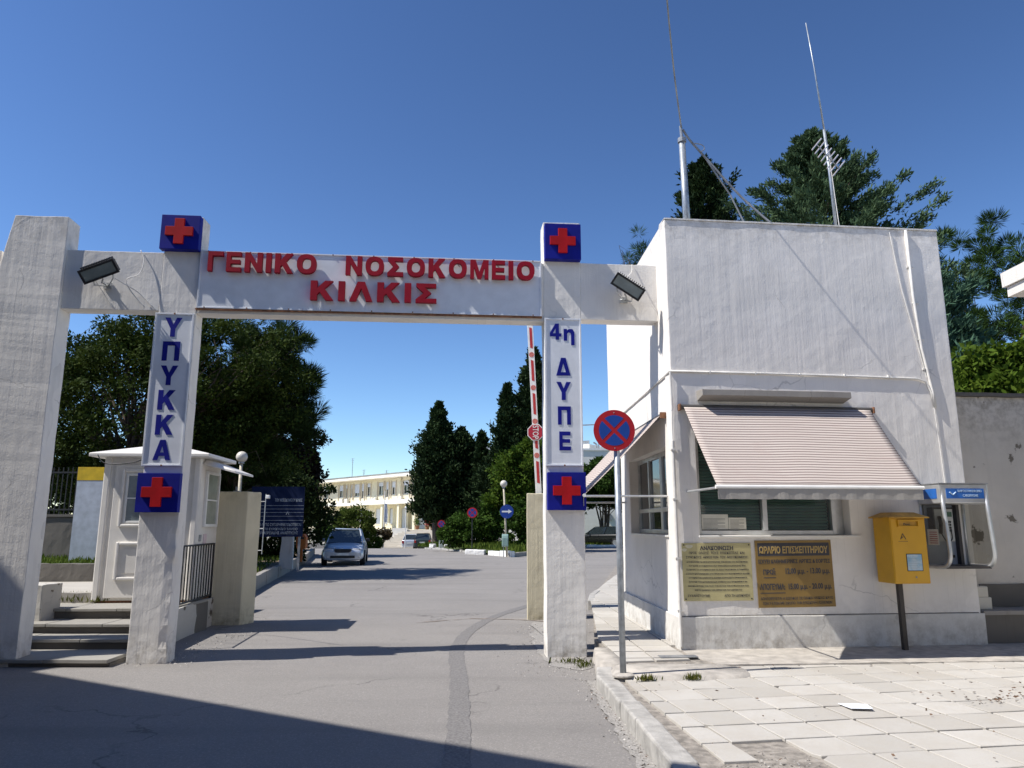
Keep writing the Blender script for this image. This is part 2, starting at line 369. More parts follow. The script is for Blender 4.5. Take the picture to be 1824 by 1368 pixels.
def ribbon(name, mat, pts, wid, z, jit=.012, step=.06, kind='structure'):
    P = [Vector((*q, 0)) for q in pts]; L = []
    for i in range(len(P) - 1):
        k = max(2, int((P[i + 1] - P[i]).length / step))
        for j in range(k): L.append(P[i].lerp(P[i + 1], j / k))
    L.append(P[-1]); mb = MB()
    for i, q in enumerate(L):
        d = (L[min(i + 1, len(L) - 1)] - L[max(0, i - 1)]).normalized(); s_ = Vector((-d.y, d.x, 0))
        ww = wid if not isinstance(wid, (list, tuple)) else wid[0] + (wid[1] - wid[0]) * i / len(L)
        a_, b_ = ww / 2 + noise.noise(Vector((q.x * 7, q.y * 7, 1))) * jit * 2, ww / 2 + noise.noise(Vector((q.x * 7, q.y * 7, 9))) * jit * 2
        for t in (q + s_ * a_, q - s_ * b_): mb.v.append((t.x, t.y, gz(t.x, t.y) + z))
    mb.f = [(2 * i + 1, 2 * i + 3, 2 * i + 2, 2 * i) for i in range(len(L) - 1)]
    o = mb.obj(name, mat); return tag(o, kind=kind) if kind else o
M_patch = plain('patch_asphalt', (.165, .157, .151), .92, var=.28, vs=45, bmp=.2, bs=220)
def smoothline(pts, n_=8):
    out_ = []
    for i in range(len(pts) - 1):
        p0 = Vector(pts[max(0, i - 1)]); p1 = Vector(pts[i]); p2 = Vector(pts[i + 1]); p3 = Vector(pts[min(len(pts) - 1, i + 2)])
        for k in range(n_):
            t = k / n_
            out_.append(tuple(.5 * ((2 * p1) + (-p0 + p2) * t + (2 * p0 - 5 * p1 + 4 * p2 - p3) * t * t + (-p0 + 3 * p1 - 3 * p2 + p3) * t ** 3)))
    out_.append(tuple(pts[-1])); return out_
ribbon('road_patch', M_patch, smoothline([(-.30, -2), (-.34, 3), (-.375, 5.3), (-.44, 6.5), (-.56, 8.2), (-.70, 9.7), (-.72, 10.8), (-.62, 12), (-.3, 13.6), (.4, 15.6), (1.0, 17.2)]), .19, .004)
M_grit = plain('roadside_grit', (.27, .256, .238), .95, var=.3, vs=70, bmp=.15, bs=200)
def blob(name, mat, pts, z, amp=.05, kind='structure', n_=8, h=0):
    L = smoothline([(*q, 0) for q in pts + [pts[0]]], n_)[:-1]
    q = []
    for (x, y, _) in L:
        k = noise.noise_vector(Vector((x * 6, y * 6, 0))); q.append((x + k.x * amp, y + k.y * amp))
    cx = sum(a_[0] for a_ in q) / len(q); cy = sum(a_[1] for a_ in q) / len(q)
    mb = MB(); nn = len(q)
    if h:
        mb.v = [(x, y, z) for x, y in q] + [(cx + (x - cx) * .93, cy + (y - cy) * .85, z + h) for x, y in q] + [(cx, cy, z + h * 1.05)]
        mb.f = [(i, (i + 1) % nn, nn + (i + 1) % nn, nn + i) for i in range(nn)] + [(nn + i, nn + (i + 1) % nn, 2 * nn) for i in range(nn)]
    else:
        mb.v = [(x, y, gz(x, y) + z) for x, y in q] + [(cx, cy, gz(cx, cy) + z)]
        mb.f = [(i, (i + 1) % nn, nn) for i in range(nn)]
    return tag(mb.obj(name, mat, smooth=bool(h)), kind=kind)
blob('roadside_grit', M_grit, [(.45, 9.0), (.8, 8.7), (.9, 9.6), (.8, 12.3), (.35, 12.8), (.3, 11.5), (.32, 10)], .004, .09)
0 and blob('roadside_grit', M_grit, [(-4.6, 8.8), (-3.9, 8.75), (-3.75, 9.6), (-4.2, 12.4), (-4.9, 12.9)], .004, .06)
ribbon('gutter_dirt', M_grit, [(1.02, 4.2), (.90, 5.6), (.85, 7.0), (.83, 8.1)], (.16, .10), .008, .03)
ribbon('road_seam', plain('seam_dirt', (.2, .16, .13), .95, var=.3, vs=20), [(-1.6, 12.75), (-.7, 13.3), (.1, 13.15), (.6, 12.9)], .05, .006, .03)

# pavement body and kerb on the right
ZP = .15
M_tilebed = plain('tile_bed', (.25, .225, .195), .95, var=.35, vs=14, bmp=.5)
mb = MB(); mb.prism_xy([(1.12, -6), (14, -6), (14, 10.6), (6, 9.6), (2.0, 9.2), (1.1, 8.6), (.97, 8.0), (1.0, 7.0), (1.06, 5.5)], -.3, ZP - .022)
tag(mb.obj('pavement_bed', M_tilebed), kind='structure')
mb = MB(); mb.prism_xy([(1.15, 8.0), (2.2, 8.2), (2.15, 12.6), (2.6, 12.6), (5.5, 26), (4.6, 30), (3.7, 27), (1.62, 15.3), (1.06, 9.9)], -.3, .155)
tag(mb.obj('side_pavement_bed', M_tilebed), kind='structure')

def tilemat():
    m, n, p = newmat('pavement_tiles'); co = objco(n); g = N(n, 'ShaderNodeNewGeometry')
    c = ramp(n, g.outputs['Random Per Island'], 0, 1, (.40, .38, .345, 1), (.50, .478, .44, 1))
    f = noise_tex(n, co, 5, 8, .7); c = mix(n, ramp(n, f, .42, .72, (0, 0, 0, 1), (.55, .55, .55, 1)), c, (.40, .365, .31))
    f = noise_tex(n, co, 40, 6, .7); c = mix(n, ramp(n, f, .6, .75, (0, 0, 0, 1), (.5, .5, .5, 1)), c, (.30, .27, .23))
    f = noise_tex(n, co, .8, 5, .6); c = mix(n, ramp(n, f, .5, .72, (0, 0, 0, 1), (.35, .35, .35, 1)), c, (.36, .32, .27))
    n.links.new(c, p.inputs['Base Color']); p.inputs['Roughness'].default_value = .85; p.inputs['Specular IOR Level'].default_value = .25
    bump(n, p, noise_tex(n, co, 60, 6, .7), .35, .006); return m
M_tile = tilemat()
def clip_poly(P, planes):
    for (a, b, c) in planes:
        out_ = []
        for i in range(len(P)):
            p0, p1 = P[i - 1], P[i]; d0 = a * p0[0] + b * p0[1] - c; d1 = a * p1[0] + b * p1[1] - c
            if (d0 >= 0) != (d1 >= 0):
                t = d0 / (d0 - d1); out_.append((p0[0] + (p1[0] - p0[0]) * t, p0[1] + (p1[1] - p0[1]) * t))
            if d1 >= 0: out_.append(p1)
        P = out_
        if len(P) < 3: return []
    return P
def half(x0, y0, x1, y1): dx, dy = x1 - x0, y1 - y0; return (dy, -dx, dy * x0 - dx * y0)      # keeps the side to the right of the line
def tiles(name, org, yaw, i0, i1, j0, j1, size, z, keep, planes, gap=.010):
    mb = MB(); a = R(yaw); ca, sa = math.cos(a), math.sin(a)
    for i in range(i0, i1):
        for j in range(j0, j1):
            cx, cy = (i + .5) * size, (j + .5) * size
            wx = org[0] + cx * ca - cy * sa; wy = org[1] + cx * sa + cy * ca
            if not keep(wx, wy, i, j): continue
            r1 = noise.noise(Vector((wx * .7, wy * .7, 3))) * .010; tx, ty = random.gauss(0, .006), random.gauss(0, .006)
            g0 = gap * random.uniform(.5, 1.4); hx = size / 2 - g0; base = []
            for (sx_, sy_) in ((-1, -1), (1, -1), (1, 1), (-1, 1)):
                if random.random() < .06:
                    c1, c2 = random.uniform(.02, .08), random.uniform(.02, .06)
                    A = (sx_ * hx, sy_ * (hx - c2)); B = (sx_ * (hx - c1), sy_ * hx); base += [B, A] if sx_ * sy_ < 0 and False else ([A, B] if sx_ * sy_ > 0 else [B, A])
                else: base.append((sx_ * hx + random.gauss(0, .002), sy_ * hx + random.gauss(0, .002)))
            W_ = clip_poly([(wx + x * ca - y * sa, wy + x * sa + y * ca) for x, y in base], planes)
            if len(W_) < 3: continue
            ar = sum(W_[q - 1][0] * W_[q][1] - W_[q][0] * W_[q - 1][1] for q in range(len(W_))) / 2
            if abs(ar) < .006: continue
            mx, my = sum(q[0] for q in W_) / len(W_), sum(q[1] for q in W_) / len(W_); nn = len(W_); rings = []
            for (sc, dz) in ((1, -.03), (1, -.004), (1 - .004 / .2, 0)):
                for (x, y) in W_:
                    x2, y2 = mx + (x - mx) * sc, my + (y - my) * sc; rings.append((x2, y2, z + r1 + dz + (x2 - wx) * tx + (y2 - wy) * ty))
            f = []
            for t in (0, 1): f += [(t * nn + q, t * nn + (q + 1) % nn, (t + 1) * nn + (q + 1) % nn, (t + 1) * nn + q) for q in range(nn)]
            f.append(tuple(2 * nn + q for q in range(nn))); mb.add(rings, f)
    o = mb.obj(name, M_tile); return tag(o, kind='structure')
def keep1(x, y, i, j):
    if j <= -2 and i <= 0: return False
    return x < 10 and not (i == 0 and j == -1)
tiles('pavement', (1.49, 5.38), 9.5, -4, 24, -30, 14, .395, ZP, keep1, [half(1.185, 4.92, 1.09, 7.15), half(1.09, 7.15, 1.03, 7.7), half(1.0, 7.93, 9.9, 9.0)])
def keep2(x, y, i, j): return x < (2.1 if y < 12.6 else 2.8 + (y - 12.6) * .2)
tiles('side_pavement', (1.15, 8.02), 2.5, -1, 12, 0, 44, .40, .178, keep2, [half(1.2, 8.2, 1.1, 9.8), half(1.1, 9.8, 1.6, 15.7), half(1.6, 15.7, 2.9, 21.5), half(2.9, 21.5, 4.5, 28), half(3, 8.55, 0, 8.02)])
# cement strip along the house, cement ramp, grating
M_cem = plain('rough_cement', (.40, .37, .33), .95, var=.2, vs=7, bmp=.6, bs=70)
mb = MB(); mb.prism_xy([(2.2, 8.12), (5.6, 8.35), (8, 8.8), (8, 9.85), (2.0, 9.3), (1.98, 8.65)], .0, ZP + .012)
tag(mb.obj('cement_strip', M_cem, rough=.006, cut=.2), kind='structure')
blob('cement_ramp', M_cem, [(1.02, 7.45), (1.35, 7.34), (1.9, 7.40), (2.28, 7.5), (2.40, 7.75), (2.2, 8.05), (1.6, 8.12), (1.15, 8.1), (.98, 7.85)], ZP - .03, .03, h=.062)
blob('cement_heap', M_cem, [(.93, 8.05), (1.16, 8.0), (1.22, 8.35), (1.2, 9.1), (.98, 9.25), (.92, 8.6)], .02, .04, h=.15)
mb = MB(); mb.box(0, .42, 0, .13, 0, .012)
tag(mb.obj('drain_cover', M_alud, bevel=.003, loc=(1.62, 8.40, .176), yaw=5), 'small flat grey metal cover set in the tiles at the corner of the white house', 'drain cover')
# kerb stones
M_kerb = plain('kerb_stone', (.36, .345, .32), .9, var=.2, vs=9, bmp=.5, bs=60)
mb = MB()
L = [(1.06, 3.0), (.985, 4.92), (.93, 6.0), (.885, 7.15), (.84, 7.75), (.87, 8.1)]
for i in range(len(L) - 1):
    a, b = Vector((*L[i], 0)), Vector((*L[i + 1], 0)); d = (b - a); ln = d.length; k = max(1, round(ln / .75)); d.normalize(); s_ = Vector((d.y, -d.x, 0))
    for j in range(k):
        p0 = a + d * (ln * j / k + .006); p1 = a + d * (ln * (j + 1) / k - .006); h = ZP - .005 + random.uniform(-.008, .008)
        off = random.uniform(-.012, .012); ww = .17
        q = [p0 + s_ * off, p1 + s_ * off, p1 + s_ * (ww + off), p0 + s_ * (ww + off)]
        mb.add([(t.x, t.y, -.1) for t in q] + [(t.x, t.y, h) for t in q], [(3, 2, 1, 0), (4, 5, 6, 7), (0, 1, 5, 4), (1, 2, 6, 5), (2, 3, 7, 6), (3, 0, 4, 7)])
tag(mb.obj('kerb', M_kerb, bevel=.018, rough=.007, cut=.06), kind='structure')
def kerbline(name, pts, wd, h, mat=None, jit=.012, length=.9, side=1, z0=None):
    mb = MB()
    for i in range(len(pts) - 1):
        a, b = Vector((*pts[i], 0)), Vector((*pts[i + 1], 0)); d = b - a; ln = d.length; k = max(1, round(ln / length)); d.normalize(); s_ = Vector((d.y, -d.x, 0)) * side
        for j in range(k):
            p0 = a + d * (ln * j / k + .005); p1 = a + d * (ln * (j + 1) / k - .005); o_ = random.uniform(-jit, jit); hh = h + random.uniform(-jit, jit)
            q = [p0 + s_ * o_, p1 + s_ * o_, p1 + s_ * (wd + o_), p0 + s_ * (wd + o_)]
            zz = [gz(t.x, t.y) if z0 is None else z0 for t in q]
            mb.add([(t.x, t.y, zz[r_] - .2) for r_, t in enumerate(q)] + [(t.x, t.y, zz[r_] + hh) for r_, t in enumerate(q)], [(3, 2, 1, 0), (4, 5, 6, 7), (0, 1, 5, 4), (1, 2, 6, 5), (2, 3, 7, 6), (3, 0, 4, 7)])
    return tag(mb.obj(name, mat or M_kerb, bevel=.015), kind='structure')
kerbline('kerb', [(1.45, 14.6), (1.62, 15.9), (2.9, 21.5), (4.5, 28)], .12, .175, M_kerb)
M_weed = leafmat('weed_leaves', (.09, .12, .02), (.2, .17, .05))

# ------------------------------------------------------------------ the gate
G0, GY = (.427, 9.47), 5.0
def GT(name, label, cat, u=0, v=0, z=0, group=None):
    x, y, _ = world(G0, GY, u, v); return thing(name, label, cat, (x, y, z), GY, group)
gate = GT('concrete_gate', 'white painted board-marked concrete portal with three pillars spanning the hospital driveway', 'gate')
def chip(q):
    d = abs(q.x + 4.5) + abs(q.y - 0)
    if d < .12 and q.z < 1.5:
        k = noise.noise(Vector((q.z * 5, 1, 7))) + .35
        if k > 0: q = q + Vector((-.045 * min(k, .8), .035 * min(k, .8), 0)) * (1 - d / .12)
    return q
for pts, y0, y1, fn in (([(-7.72, -.1), (-6.16, -.1), (-6.16, 5.50), (-6.82, 5.50), (-6.9, 5.0)], -.045, .26, None),
                        ([(-4.96, -.1), (-4.5, -.1), (-4.5, 5.58), (-4.96, 5.58)], 0, .27, chip),
                        ([(0, -.1), (.5, -.1), (.5, 5.68), (0, 5.68)], 0, .27, None)):
    mb = MB(); mb.prism_xz(pts, y0, y1); mb.obj('pillar', M_gate, gate, bevel=.008, rough=.006, cut=.09, fn=fn)
for x0, x1, z0, z1, y0 in ((-6.16, -4.96, 4.29, 5.07, .003), (-4.5, 0, 4.27, 5.09, .004), (.5, 1.63, 4.31, 5.105, .003), (-11, -6.95, 4.3, 5.03, .003)):
    mb = MB(); mb.box(x0, x1, y0, .235, z0, z1); mb.obj('beam', M_gate, gate, bevel=.006, rough=.004, cut=.14)

def crossbox(u, z, wd, ht, label, dp=.115):
    t = GT('cross_sign', label, 'sign', u, 0, z, 'red cross sign boxes on the gate pillars')
    mb = MB(); mb.box(0, wd, -dp, -.002, 0, ht); mb.obj('sign_box', M_blue, t, bevel=.004)
    a = wd * .355; b = wd * .125; cx, cz = wd * .5 - .005, ht * .5 + .005
    q = [(-b, -a), (b, -a), (b, -b), (a, -b), (a, b), (b, b), (b, a), (-b, a), (-b, b), (-a, b), (-a, -b), (-b, -b)]
    mb = MB(); mb.prism_xz([(cx + x, cz + zz) for x, zz in q], -dp - .028, -dp + .002); mb.obj('cross', M_red, t, bevel=.003)
crossbox(-4.985, 5.085, .485, .465, 'blue red-cross box on top of the left sign pillar, beside the red lettering')
crossbox(.008, 5.11, .49, .505, 'blue red-cross box on top of the right pillar, above the 4η ΔΥΠΕ sign')
crossbox(-4.985, 1.75, .495, .47, 'blue red-cross box low on the left pillar, before the guard booth window', .10)
crossbox(.018, 1.785, .49, .475, 'blue red-cross box low on the right pillar, beside the no-stopping disc', .10)

def vsign(u, wd, z0, z1, rows, label):
    t = GT('pillar_sign', label, 'sign', u, 0, z0)
    h = z1 - z0
    mb = MB(); mb.box(0, wd, -.022, -.002, 0, h); mb.obj('panel', M_panel, t)
    mb = MB(); b = .022
    mb.box(0, b, -.034, -.0, 0, h); mb.box(wd - b, wd, -.034, 0, 0, h); mb.box(b, wd - b, -.034, 0, 0, b); mb.box(b, wd - b, -.034, 0, h - b, h)
    mb.obj('frame', M_panel, t, bevel=.003)
    for x, z in ((wd / 2, .009), (wd / 2, h - .009)): mb = MB(); mb.disc((x, -.033, z), (0, -1, 0), .011, .006, 10); mb.obj('screw', M_rust, t)
    for ch, x0, x1, a, b_ in rows: solid(ch, M_bluel, t, x0, x1, a - z0, b_ - z0, -.027, -.0215)
    return t
rows = []
for i, ch in enumerate('ΥΠΥΚΚΑ'):
    top = 4.195 - i * .3125; rows.append((ch, .125, .335, top - .25, top))
vsign(-4.985, .478, 2.31, 4.255, rows, 'tall narrow white sign on the left pillar with blue letters ΥΠΥΚΚΑ stacked downwards')
vsign(.004, .49, 2.345, 4.31, [('4', .07, .225, 4.015, 4.235), ('η', .255, .40, 3.945, 4.165), ('Δ', .15, .34, 3.53, 3.77), ('Υ', .15, .34, 3.205, 3.445), ('Π', .165, .335, 2.88, 3.12), ('Ε', .18, .33, 2.545, 2.79)],
      'tall narrow white sign on the right pillar with blue characters 4η ΔΥΠΕ stacked downwards')

t = GT('name_sign', 'long white panel across the gate beam with solid red letters ΓΕΝΙΚΟ ΝΟΣΟΚΟΜΕΙΟ ΚΙΛΚΙΣ', 'sign', -4.49, 0, 4.33)
mb = MB(); mb.box(0, 4.455, -.028, 0, 0, .775); mb.obj('panel', M_panel, t)
mb = MB()
for a in ((0, 4.455, 0, .018), (0, 4.455, .757, .775), (0, .018, .018, .757), (4.437, 4.455, .018, .757)): mb.box(a[0], a[1], -.038, 0, a[2], a[3])
mb.obj('frame', M_panel, t, bevel=.002)
mb = MB(); mb.box(-.01, 4.46, -.036, -.002, -.022, -.002); mb.obj('rusty_edge', M_rust, t)
for i in range(9):
    for z_ in (.766, .010): mb = MB(); mb.disc((.1 + i * .53, -.037, z_), (0, -1, 0), .009, .006, 8); mb.obj('screw', M_rust, t)
def LX(px): return (px - 352) / (966 - 352) * 4.45
def redword(word, px0, px1, z0, z1):
    # letters set one after another, each a part of its own
    wd = {'Ι': .31, 'Μ': 1.18, 'Ο': 1.16, 'Γ': .86, 'Λ': 1.08, 'Ε': .86, 'Κ': 1.08, 'Ν': 1.02}
    tot = sum(wd.get(c, 1) for c in word) + .22 * (len(word) - 1); s_ = (LX(px1) - LX(px0)) / tot; x = LX(px0)
    for c in word:
        k = wd.get(c, 1) * s_; solid(c, M_redl, t, x, x + k, z0, z1, -.112, -.055)
        if c != 'Ο' and random.random() < 2:
            mb = MB(); mb.tube([(x + .03, -.0555, z0 + .04), (x + .03, -.028, z0 + .04)], .006, 6); mb.obj('spacer', M_alud, t)
        x += k + .22 * s_
redword('ΓΕΝΙΚΟ', 369, 558, .478, .740)
redword('ΝΟΣΟΚΟΜΕΙΟ', 610, 953, .478, .735)
redword('ΚΙΛΚΙΣ', 550, 774, .125, .385)

def floodlight(u, z, roll, label, flip):
    t = GT('floodlight', label, 'lamp', u, -.02, z, 'floodlights on the gate beam')
    M = Matrix.Translation((0, -.24, .02)) @ Matrix.Rotation(R(roll), 4, 'Y') @ Matrix.Rotation(R(30 if not flip else 24), 4, 'X')
    mb = MB(); mb.box(-.205, .205, -.05, .09, -.075, .075, M)
    for i in range(13): x = -.19 + i * .0315; mb.box(x, x + .008, .0, .10, .075, .112, M); mb.box(x, x + .008, .09, .125, -.06, .075, M)
    mb.obj('housing', M_black, t, bevel=.004)
    mb = MB(); mb.box(-.22, .22, -.068, -.05, -.09, -.065, M); mb.box(-.22, .22, -.068, -.05, .065, .09, M); mb.box(-.22, -.195, -.068, -.05, -.065, .065, M); mb.box(.195, .22, -.068, -.05, -.065, .065, M)
    mb.obj('bezel', M_black, t)
    mb = MB(); mb.box(-.193, .193, -.060, -.0505, -.063, .063, M); mb.obj('lens', plain('lamp_lens', (.22, .26, .26), .12, .3), t)
    mb = MB(); b = M @ Vector((.12, .03, -.08)); b2 = M @ Vector((-.12, .03, -.08))
    mb.tube([b, b + Vector((0, .02, -.06)), (0, .02, -.09)], .009, 6); mb.tube([b2, b2 + Vector((0, .02, -.06)), (0, .02, -.09)], .009, 6)
    mb.tube([(0, .02, -.09), (0, -.15, -.10), b.lerp(b2, .5) + Vector((0, 0, -.03))], .011, 6); mb.box(-.05, .05, .0, .02, -.13, -.05); mb.obj('bracket', M_alu, t)
floodlight(-5.61, 4.69, -24, 'black finned floodlight tilted up to the left on the left stub of the gate beam', False)
floodlight(1.09, 4.68, 33, 'black finned floodlight tilted down to the right, on the beam beside the white house', True)
def cable(name, pts, label, r=.006, mat=None, seg=6, loc=None, yaw=None):
    mb = MB(); mb.tube(smoothline(pts, 6), r, seg); o = mb.obj(name, mat or M_cable, smooth=True, loc=loc, yaw=yaw); return tag(o, label, 'cable')
g0 = (G0[0], G0[1], 0)
cable('power_cable', [(-5.42, -.25, 4.62), (-5.34, -.14, 4.58), (-5.2, -.03, 4.50), (-4.98, -.03, 4.28)], 'thin grey cable hanging from the left floodlight to the top of the ΥΠΥΚΚΑ sign', loc=g0, yaw=GY)
cable('power_cable', [(-5.25, -.01, 5.09), (-5.19, -.03, 4.95), (-5.22, -.06, 4.75), (-5.35, -.10, 4.66), (-5.3, -.05, 4.52), (-5.12, -.03, 4.32)], 'grey cable looping down from the top of the left gate beam beside the floodlight', loc=g0, yaw=GY)
cable('power_cable', [(-5.75, -.2, 4.70), (-5.66, -.03, 4.52), (-5.52, -.01, 4.30)], 'short thin cable under the left floodlight down to the beam edge', .004, loc=g0, yaw=GY)
cable('power_cable', [(1.22, -.01, 5.10), (1.2, -.05, 4.98), (1.1, -.16, 4.86)], 'pale cable over the edge of the right gate beam to its floodlight', loc=g0, yaw=GY)

# ------------------------------------------------------------------ the white gatehouse on the right
B0, BY = (2.0, 9.07), 6.0
house = thing('gatehouse', 'two-part white board-marked concrete house with awnings at the right of the gate', 'building', (B0[0], B0[1], 0), BY)
W, Z0, ZT = 3.83, .1, 5.545
SL = (.061, .998)                     # direction of the left wall (not quite square to the front)
def frontwall(parts):
    mb = MB()
    for x0, x1, z0, z1 in parts: mb.box(x0, x1, 0, .22, z0, z1)
    return mb
# front wall with its window hole: u .285-2.2, z 1.475-2.72
wx0, wx1, wz0, wz1 = .285, 2.23, 1.475, 2.72
def grid_wall(mb, x0, x1, z0, z1, holes, y0, y1, M=None):
    X = sorted({x0, x1, *[h[0] for h in holes], *[h[1] for h in holes]}); Z = sorted({z0, z1, *[h[2] for h in holes], *[h[3] for h in holes]})
    def ish(i, j): return any(h[0] - 1e-6 <= X[i] < h[1] - 1e-6 and h[2] - 1e-6 <= Z[j] < h[3] - 1e-6 for h in holes)
    nx, nz = len(X) - 1, len(Z) - 1
    idx = {}
    def V(i, j, k):
        if (i, j, k) not in idx:
            q = Vector((X[i], (y0, y1)[k], Z[j])); idx[(i, j, k)] = len(mb.v); mb.v.append(tuple(M @ q if M else q))
        return idx[(i, j, k)]
    for i in range(nx):
        for j in range(nz):
            if ish(i, j): continue
            mb.f.append((V(i, j, 0), V(i + 1, j, 0), V(i + 1, j + 1, 0), V(i, j + 1, 0)))
            mb.f.append((V(i, j, 1), V(i, j + 1, 1), V(i + 1, j + 1, 1), V(i + 1, j, 1)))
            for di, dj, e in ((-1, 0, ((0, 0), (0, 1))), (1, 0, ((1, 1), (1, 0))), (0, -1, ((1, 0), (0, 0))), (0, 1, ((0, 1), (1, 1)))):
                a, b = i + di, j + dj
                if 0 <= a < nx and 0 <= b < nz and not ish(a, b): continue
                (p0, p1), (q0, q1) = e
                mb.f.append((V(i + p0, j + p1, 0), V(i + p0, j + p1, 1), V(i + q0, j + q1, 1), V(i + q0, j + q1, 0)))
mb = MB(); grid_wall(mb, 0, W, Z0, ZT, [(wx0, wx1, wz0, wz1)], 0, .24); mb.obj('wall', M_wall, house, rough=.004, cut=.16, bevel=.01)
# left wall: local frame along SL; hole for the side window; shorter below
ML = Matrix(((SL[0], SL[1], 0, 0), (SL[1], -SL[0], 0, 0), (0, 0, 1, 0), (0, 0, 0, 1)))
lx0, lx1 = .42, 2.75
mb = MB(); grid_wall(mb, .24, 3.45, Z0, 3.0, [(lx0, lx1, 1.475, 2.6)], .002, .24, ML); mb.obj('wall', M_wall, house, rough=.003, cut=.2)
mb = MB(); mb.box(.24, 4.5, .002, .24, 3.0, ZT - .003, ML); mb.obj('wall', M_wall, house, rough=.003, cut=.2)
mb = MB(); mb.box(W - .24, W, .24, 4.3, Z0, ZT - .003); mb.obj('wall', M_wall, house)
mb = MB(); mb.box(.5, W - .24, 3.4, 3.6, Z0, 3.0); mb.box(.5, W - .24, 4.1, 4.3, 3.0, ZT - .004); mb.obj('wall', M_wall, house)
mb = MB(); mb.box(.26, W - .24, .24, 4.1, 5.15, 5.3); mb.box(.4, W - .24, .24, 4.1, 2.95, 3.0); mb.box(.3, W - .24, .24, 3.4, Z0, .5); mb.obj('floor_slab', M_dkint, house)
mb = MB(); mb.box(.0, .30, -.004, .1, 5.545, 5.56); mb.box(0, W, -.012, .23, 5.545, 5.565); mb.obj('coping', M_gate, house)
# plinth, proud of the wall
mb = MB(); mb.prism_xy([(-.028, -.03), (W + .03, -.03), (W + .03, -.002), (-.002, -.002), (.209, 3.44), (.18, 3.45)], Z0, .53)
mb.obj('plinth', M_plinth, house, rough=.005, cut=.14, bevel=.006)
# thin joint lines
mb = MB(); mb.box(0, 3.8, -.006, 0, .532, .54); mb.obj('joint', M_dark, house)
# front window
wn = thing('window', None, None); wn.parent = house
wf = MB()
def frame_rect(mb, x0, x1, z0, z1, b, y0, y1, M=None):
    mb.box(x0, x0 + b, y0, y1, z0, z1, M); mb.box(x1 - b, x1, y0, y1, z0, z1, M); mb.box(x0 + b, x1 - b, y0, y1, z0, z0 + b, M); mb.box(x0 + b, x1 - b, y0, y1, z1 - b, z1, M)
frame_rect(wf, wx0 + .005, 2.10, wz0 + .004, wz1 - .004, .055, .10, .17); wf.box(1.14, 1.20, .095, .165, wz0 + .06, wz1 - .06)
wf.box(2.10, wx1 - .002, .16, .22, wz0 + .004, wz1 - .004)
wf.obj('window_frame', M_alu, wn, bevel=.004)
mb = MB(); [mb.add([(a_, .138, wz0 + .06), (b_, .138, wz0 + .06), (b_, .138, wz1 - .06), (a_, .138, wz1 - .06)], [(0, 1, 2, 3)]) for a_, b_ in ((.34, 1.14), (1.20, 2.045))]; mb.obj('pane', M_glass, wn)
mb = MB()
M_blind = plain('green_blind', (.09, .17, .14), .45, var=.1)
for k in range(30):
    z = wz0 + .07 + k * .0385
    for (a, b) in ((.345, 1.135), (1.205, 2.04)):
        mb.add([(a, .18, z), (b, .18, z), (b, .205, z + .03), (a, .205, z + .03), (a, .182, z - .002), (b, .182, z - .002), (b, .207, z + .028), (a, .207, z + .028)], [(0, 1, 2, 3), (7, 6, 5, 4), (0, 4, 5, 1), (3, 2, 6, 7)])
mb.obj('blind', M_blind, wn)
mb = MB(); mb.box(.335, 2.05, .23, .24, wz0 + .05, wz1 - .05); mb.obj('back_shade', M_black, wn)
mb = MB(); mb.box(wx0 - .02, wx1 + .1, -.03, .10, wz0 - .022, wz0 - .001); mb.obj('window_sill', M_whitep, wn, bevel=.004)
# papers taped inside the window
M_paper = plain('paper', (.62, .60, .52), .7, var=.08)
M_ink = plain('ink', (.05, .05, .06), .7)
for (a, b, h0, h1, lab) in ((.36, .70, 1.545, 1.73, 'left of two typed notices inside the front window, the taller one'), (.705, .93, 1.545, 1.69, 'right of two typed notices inside the front window, the lower one')):
    pt = thing('window_notice', lab, 'notice', world(B0, BY, a, .128, h0), BY)
    mb = MB(); mb.box(0, b - a, 0, .003, 0, h1 - h0); mb.obj('sheet', M_paper, pt)
    mb = MB()
    for k in range(9):
        z = .014 + k * .0145
        if z < h1 - h0 - .02: mb.box(.02, (b - a) * (.88 if k % 3 else .6), -.001, 0, z, z + .0035)
    mb.obj('print', M_ink, pt)
# side window (left wall)
sw = thing('window', None, None); sw.parent = house
mb = MB()
frame_rect(mb, 1.25, 2.74, 1.48, 2.595, .06, .13, .20, ML)
frame_rect(mb, lx0 + .01, 1.25, 1.48, 2.595, .06, .13, .20, ML)
mb.box(.84, .90, .125, .195, 1.54, 2.54, ML); mb.box(1.31, 2.68, .13, .19, 1.78, 1.84, ML); mb.box(.48, .84, .13, .19, 1.78, 1.84, ML); mb.box(.90, 1.19, .13, .19, 1.78, 1.84, ML)
mb.box(1.95, 2.01, .125, .195, 1.54, 1.78, ML); mb.box(1.95, 2.01, .125, .195, 1.84, 2.54, ML)
mb.obj('window_frame', M_alu, sw, bevel=.004)
mb = MB(); mb.box(.48, 2.68, .158, .163, 1.54, 2.54, ML); mb.obj('pane', M_glassd, sw)
mb = MB(); mb.box(lx0 - .02, lx1 + .03, -.02, .13, 1.45, 1.474, ML); mb.obj('window_sill', M_whitep, sw)
# ledge over the awning
mb = MB(); mb.prism_yz([(0, 3.13), (-.02, 3.13), (-.21, 3.17), (-.21, 3.245), (0, 3.26)], .325, 2.26); mb.obj('ledge', M_grey, house, bevel=.004, rough=.004, cut=.12)
